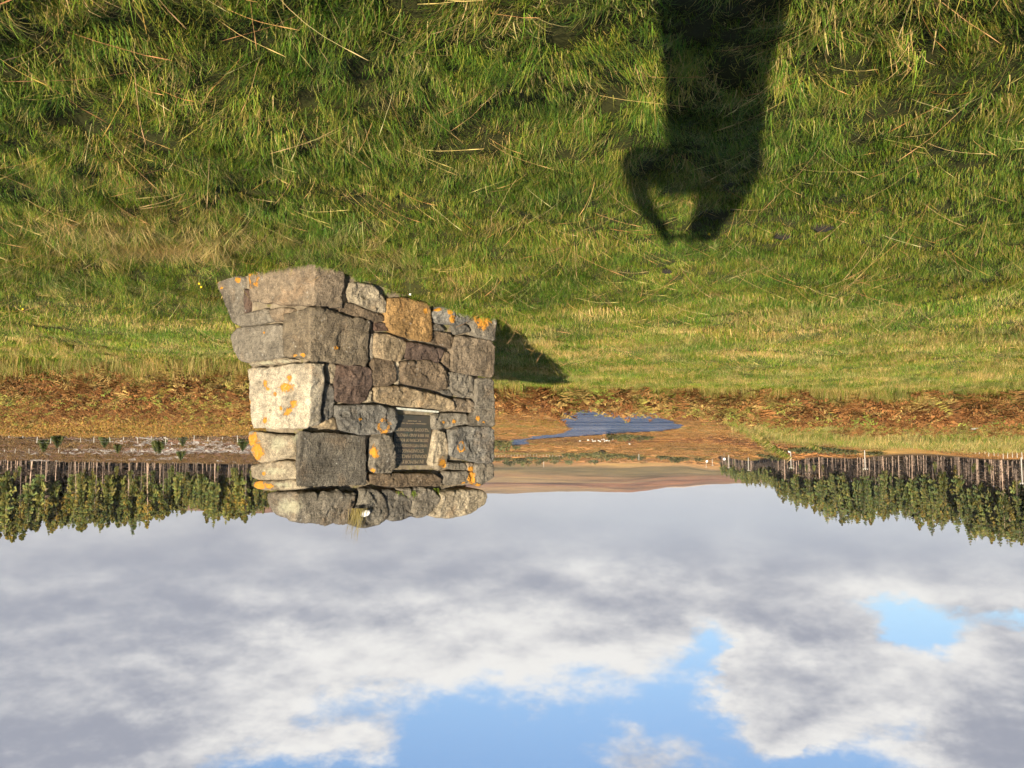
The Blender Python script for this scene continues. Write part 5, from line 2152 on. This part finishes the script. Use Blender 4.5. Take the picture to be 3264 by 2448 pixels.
    y = np.sqrt(rng.uniform(120 ** 2, 330 ** 2, n))
    x = (u - 512) / FPX * y
    crest, turf, bank, felled, woodw, uu, d = ground_zones(x, y)
    ok = (felled > .5) & (woodw < .5)
    x, y = x[ok], y[ok]
    f = fbm(x * .06, y * .06, 95)
    idx = np.where(f + rng.normal(0, .1, len(x)) > .26, rng.integers(0, 5, len(x)), rng.integers(5, 7, len(x)))
    m = len(x)
    scatter('felling_litter', np.stack([x, y, H(x, y)], 1), np.stack([np.zeros(m), np.zeros(m), rng.uniform(0, 6.28, m)], 1), rng.uniform(.6, 1.3, m), idx, col,
            'pale dead branches and stumps strewn over the felled ground', 'litter')


build_valley_things()


# ------------------------------------------------------------------ small things on the turf
def build_small():
    dung_m = plain('dung', (.014, .010, .006), .95, scale=60)
    for (u, v, s, lab) in ((202, 545, .055, 'dark dung lump in the turf left of the shadow head, larger one'), (241.7, 536, .045, 'dark dung lump beside the head of the long shadow'), (357, 500, .035, 'small dark dung lump beyond the hands of the shadow')):
        p = hit(u, v)
        me = bpy.data.meshes.new('dung')
        bm = bmesh.new()
        bmesh.ops.create_icosphere(bm, subdivisions=3, radius=1)
        for w in bm.verts:
            k = 1 + .5 * noise.noise(w.co * 2.2 + Vector((u, 0, 0))) + .2 * noise.noise(w.co * 6)
            w.co = Vector((w.co.x * s * 1.2, w.co.y * s, w.co.z * s * .55)) * k
        bm.to_mesh(me)
        bm.free()
        o = new_obj('dung', me, dung_m, smooth=True)
        o.location = p + Vector((0, 0, .022))
        tag(o, {202: 'larger dark dung lump in the turf, farthest from the cairn', 241.7: 'dark dung lump in the turf beside the head of the long shadow', 357: 'small dark dung lump in the turf just past the shadow'}[u], 'dung')
    ym = plain('yellow_petals', (.80, .55, .02), .6, var=.1)
    sm = plain('flower_stem', (.10, .16, .03))
    wm = plain('white_petals', (.85, .85, .82), .6, var=.05)
    for (u, v, mat, lab) in ((315.7, 549, ym, 'tiny yellow flower in the shaded turf near the shadow head'), (824, 496, ym, 'tiny yellow flower by the right foot of the cairn, lower of two'), (822, 492.5, ym, 'tiny yellow flower by the right foot of the cairn, upper of two'),
                             (613.7, 486, wm, 'tiny white daisy in the turf in front of the cairn'), (1000, 470, ym, 'tiny yellow flower in the rough grass far from the cairn')):
        p = hit(u, v)
        root = empty('flower', p)
        lab = lab.replace('right foot', 'foot').replace(', lower of two', ', nearer the camera').replace(', upper of two', ', nearer the stones')
        tag(root, lab, 'flower')
        mb = MB()
        mb.tube([(0, 0, 0), (.004, 0, .05), (0, -.01, .10)], [.0015, .0013, .001], 4)
        mb.obj('stem', sm, root)
        mb = MB()
        vs, fs = [(0, -.012, .102)], []
        for k in range(5):
            a = 2 * PI * k / 5
            for da, rr in ((-.5, .006), (0, .011), (.5, .006)):
                vs.append((math.cos(a + da) * rr, -.016, .102 + math.sin(a + da) * rr))
            fs += [(0, 1 + 3 * k, 2 + 3 * k), (0, 2 + 3 * k, 3 + 3 * k)]
        mb.add(vs, fs)
        mb.obj('petals', mat, root)
    # pale boulder on the bank
    p = hit(50.9, 345)
    me = bpy.data.meshes.new('pale_boulder')
    bm = bmesh.new()
    bmesh.ops.create_icosphere(bm, subdivisions=3, radius=1)
    for w in bm.verts:
        k = 1 + .3 * noise.noise(w.co * 1.5)
        w.co = Vector((w.co.x * .22, w.co.y * .18, w.co.z * .15)) * k
    bm.to_mesh(me)
    bm.free()
    o = new_obj('pale_boulder', me, plain('boulder', (.32, .30, .26), scale=5), smooth=True)
    o.location = p + Vector((0, 0, .14))
    tag(o, 'pale boulder lying in the grass of the bank among bracken', 'boulder')


build_small()


# ------------------------------------------------------------------ the photographer, who stands behind the camera and casts the long shadow
def build_person():
    root = empty('person', (-.1, -.36, h1(-.1, -.36)))
    z0 = root.location.z
    V, E, R = [], [], []

    def add(p, r, parent=None):
        V.append(Vector(p))
        R.append(r)
        if parent is not None:
            E.append((parent, len(V) - 1))
        return len(V) - 1
    cx, cy = -.10, -.36
    pel = add((cx, cy, .90), (.185, .14))
    wa = add((cx, cy, 1.06), (.185, .14), pel)
    ch = add((cx - .01, cy + .01, 1.22), (.188, .14), wa)
    nk = add((cx - .03, cy + .02, 1.37), (.075, .075), ch)
    h0 = add((cx - .035, cy + .04, 1.45), (.085, .095), nk)
    h1_ = add((cx - .035, cy + .05, 1.55), (.125, .13), h0)
    h2 = add((cx - .035, cy + .045, 1.63), (.085, .095), h1_)
    for s in (-1, 1):
        hp = add((cx + s * .10, cy, .84), (.115, .12), pel)
        kn = add((cx + s * .12, cy + .02, .48), (.075, .08), hp)
        an = add((cx + s * .13, cy - .02, .10), (.05, .055), kn)
        add((cx + s * .14, cy + .13, .04), (.045, .04), an)
        sh = add((cx + s * .185, cy + .02, 1.31), (.105, .105), ch)
        if s > 0:
            el = add((.262, cy + .14, 1.20), (.080, .080), sh)
            fm = add((.215, cy + .25, 1.38), (.058, .058), el)
            wr = add((.098, -.045, 1.505), (.048, .048), fm)
            hand = add((.075, -.035, 1.545), (.046, .032), wr)
            tips = [((.045, -.008, 1.585), .010), ((.055, -.008, 1.60), .010), ((.07, -.010, 1.61), .010), ((.085, -.012, 1.60), .009)]
            th = (.045, -.05, 1.53)
        else:
            el = add((-.32, cy + .15, 1.23), (.088, .088), sh)
            fm = add((-.28, cy + .25, 1.40), (.085, .085), el)
            wr = add((-.11, -.045, 1.51), (.05, .05), fm)
            hand = add((-.085, -.035, 1.55), (.038, .026), wr)
            tips = [((-.055, -.008, 1.585), .010), ((-.065, -.008, 1.60), .010), ((-.08, -.010, 1.61), .010), ((-.095, -.012, 1.60), .009)]
            th = (-.055, -.05, 1.53)
        for tp, rr in tips:
            midp = V[hand].lerp(Vector(tp), .55) + Vector((.012 * s, .012, .004))
            k = add(midp, (rr, rr), hand)
            add(tp, (rr * .85, rr * .85), k)
        k = add(V[hand].lerp(Vector(th), .5) + Vector((0, -.012, 0)), (.011, .011), hand)
        add(th, (.009, .009), k)
    me = bpy.data.meshes.new('body')
    me.from_pydata([tuple(v + Vector((0, 0, z0))) for v in V], E, [])
    o = bpy.data.objects.new('body', me)
    C.objects.link(o)
    sk = o.modifiers.new('skin', 'SKIN')
    sk.use_smooth_shade = True
    for d, r in zip(me.skin_vertices[0].data, R):
        d.radius = r
    me.skin_vertices[0].data[0].use_root = True
    o.modifiers.new('sub', 'SUBSURF').levels = 2
    bpy.context.view_layer.update()
    dg = bpy.context.evaluated_depsgraph_get()
    mesh = bpy.data.meshes.new_from_object(o.evaluated_get(dg))
    bpy.data.objects.remove(o)
    mesh.materials.clear()
    for m in (plain('navy_jacket', (.03, .04, .07)), plain('dark_trousers', (.03, .03, .032)), plain('skin', (.55, .36, .27), .5, var=.05), plain('boots', (.05, .035, .02))):
        mesh.materials.append(m)
    for p in mesh.polygons:
        z = p.center.z - z0
        p.material_index = 3 if z < .12 else 1 if z < .84 else 2 if (z > 1.375 and abs(p.center.x - (cx - .035)) < .14 and p.center.y < -.2) or (p.center.y > -.075 and z > 1.48) else 0
    body = new_obj('body', mesh, None, root, smooth=True)
    body.matrix_parent_inverse = Matrix.Translation(root.location).inverted()
    # jacket skirt and hood collar
    mb = MB()
    rings = []
    for z, rx, ry in ((.72, .225, .17), (.85, .22, .17), (1.0, .205, .16), (1.15, .215, .155)):
        rings.append([(cx + math.cos(a) * rx, cy + math.sin(a) * ry, z + z0) for a in [2 * PI * k / 24 for k in range(24)]])
    vs = [p for r_ in rings for p in r_]
    fs = [(i * 24 + k, i * 24 + (k + 1) % 24, (i + 1) * 24 + (k + 1) % 24, (i + 1) * 24 + k) for i in range(3) for k in range(24)]
    mb.add(vs, fs)
    jk = mb.obj('jacket_skirt', mesh.materials[0], root, True)
    jk.matrix_parent_inverse = Matrix.Translation(root.location).inverted()
    # hair, eyes, nose, ears
    hm = bpy.data.meshes.new('hair')
    bm = bmesh.new()
    bmesh.ops.create_uvsphere(bm, u_segments=16, v_segments=10, radius=1)
    bmesh.ops.delete(bm, geom=[v for v in bm.verts if v.co.z < -.25 or (v.co.y > .55 and v.co.z < .45)], context='VERTS')
    for v in bm.verts:
        v.co = Vector((cx - .035 + v.co.x * .104, cy + .045 + v.co.y * .125, 1.565 + z0 + v.co.z * .1))
    bm.to_mesh(hm)
    bm.free()
    hair = new_obj('hair', hm, plain('brown_hair', (.06, .035, .02)), root, True)
    hair.matrix_parent_inverse = Matrix.Translation(root.location).inverted()
    fx, fy = cx - .035, cy + .05 + .105
    mb = MB()
    mb.tube([(fx, fy - .01, 1.56 + z0), (fx, fy + .02, 1.525 + z0), (fx, fy, 1.515 + z0)], [.008, .016, .01], 6)
    for s in (-1, 1):
        mb.tube([(fx + s * .097, cy + .04, 1.56 + z0), (fx + s * .11, cy + .03, 1.545 + z0), (fx + s * .098, cy + .04, 1.51 + z0)], [.012, .02, .01], 6)
    nose = mb.obj('nose_and_ears', mesh.materials[2], root, True)
    nose.matrix_parent_inverse = Matrix.Translation(root.location).inverted()
    tag(root, 'person in a navy jacket taking the photograph, casting the long shadow on the turf', 'person')
    # the phone in both hands, lens at the camera
    ph = empty('phone', (0, -.018, EYE))
    mb = MB()
    mb.box((0, 0, 0), (.124, .008, .058))
    b = mb.obj('case', plain('black_phone', (.02, .02, .02), .3), ph)
    md = b.modifiers.new('bevel', 'BEVEL')
    md.width = .003
    mb = MB()
    mb.tube([(0, .004, 0), (0, .0055, 0)], [.005, .005], 12)
    mb.obj('lens', plain('lens_glass', (.01, .01, .02), .1), ph)
    mb = MB()
    mb.box((0, -.0046, 0), (.10, .001, .05))
    mb.obj('screen', plain('screen', (.03, .03, .035), .1), ph)
    tag(ph, 'black phone held upside down in both hands in front of the photographer', 'phone')


build_person()


# ------------------------------------------------------------------ thin autumn haze
def build_haze():
    mb = MB()
    mb.box((0, 0, 160), (30000, 30000, 352))
    m = bpy.data.materials.new('haze_air')
    m.use_nodes = True
    nt = m.node_tree
    nt.nodes.clear()
    out = nt.nodes.new('ShaderNodeOutputMaterial')
    pv = nt.nodes.new('ShaderNodeVolumePrincipled')
    pv.inputs['Color'].default_value = (.86, .90, .96, 1)
    pv.inputs['Density'].default_value = HAZE
    pv.inputs['Anisotropy'].default_value = .1
    nt.links.new(pv.outputs[0], out.inputs['Volume'])
    o = mb.obj('haze', m)
    tag(o, 'thin pale haze over the valley softening the far moor', 'haze', kind='stuff')


HAZE = 4.8e-5
build_haze()
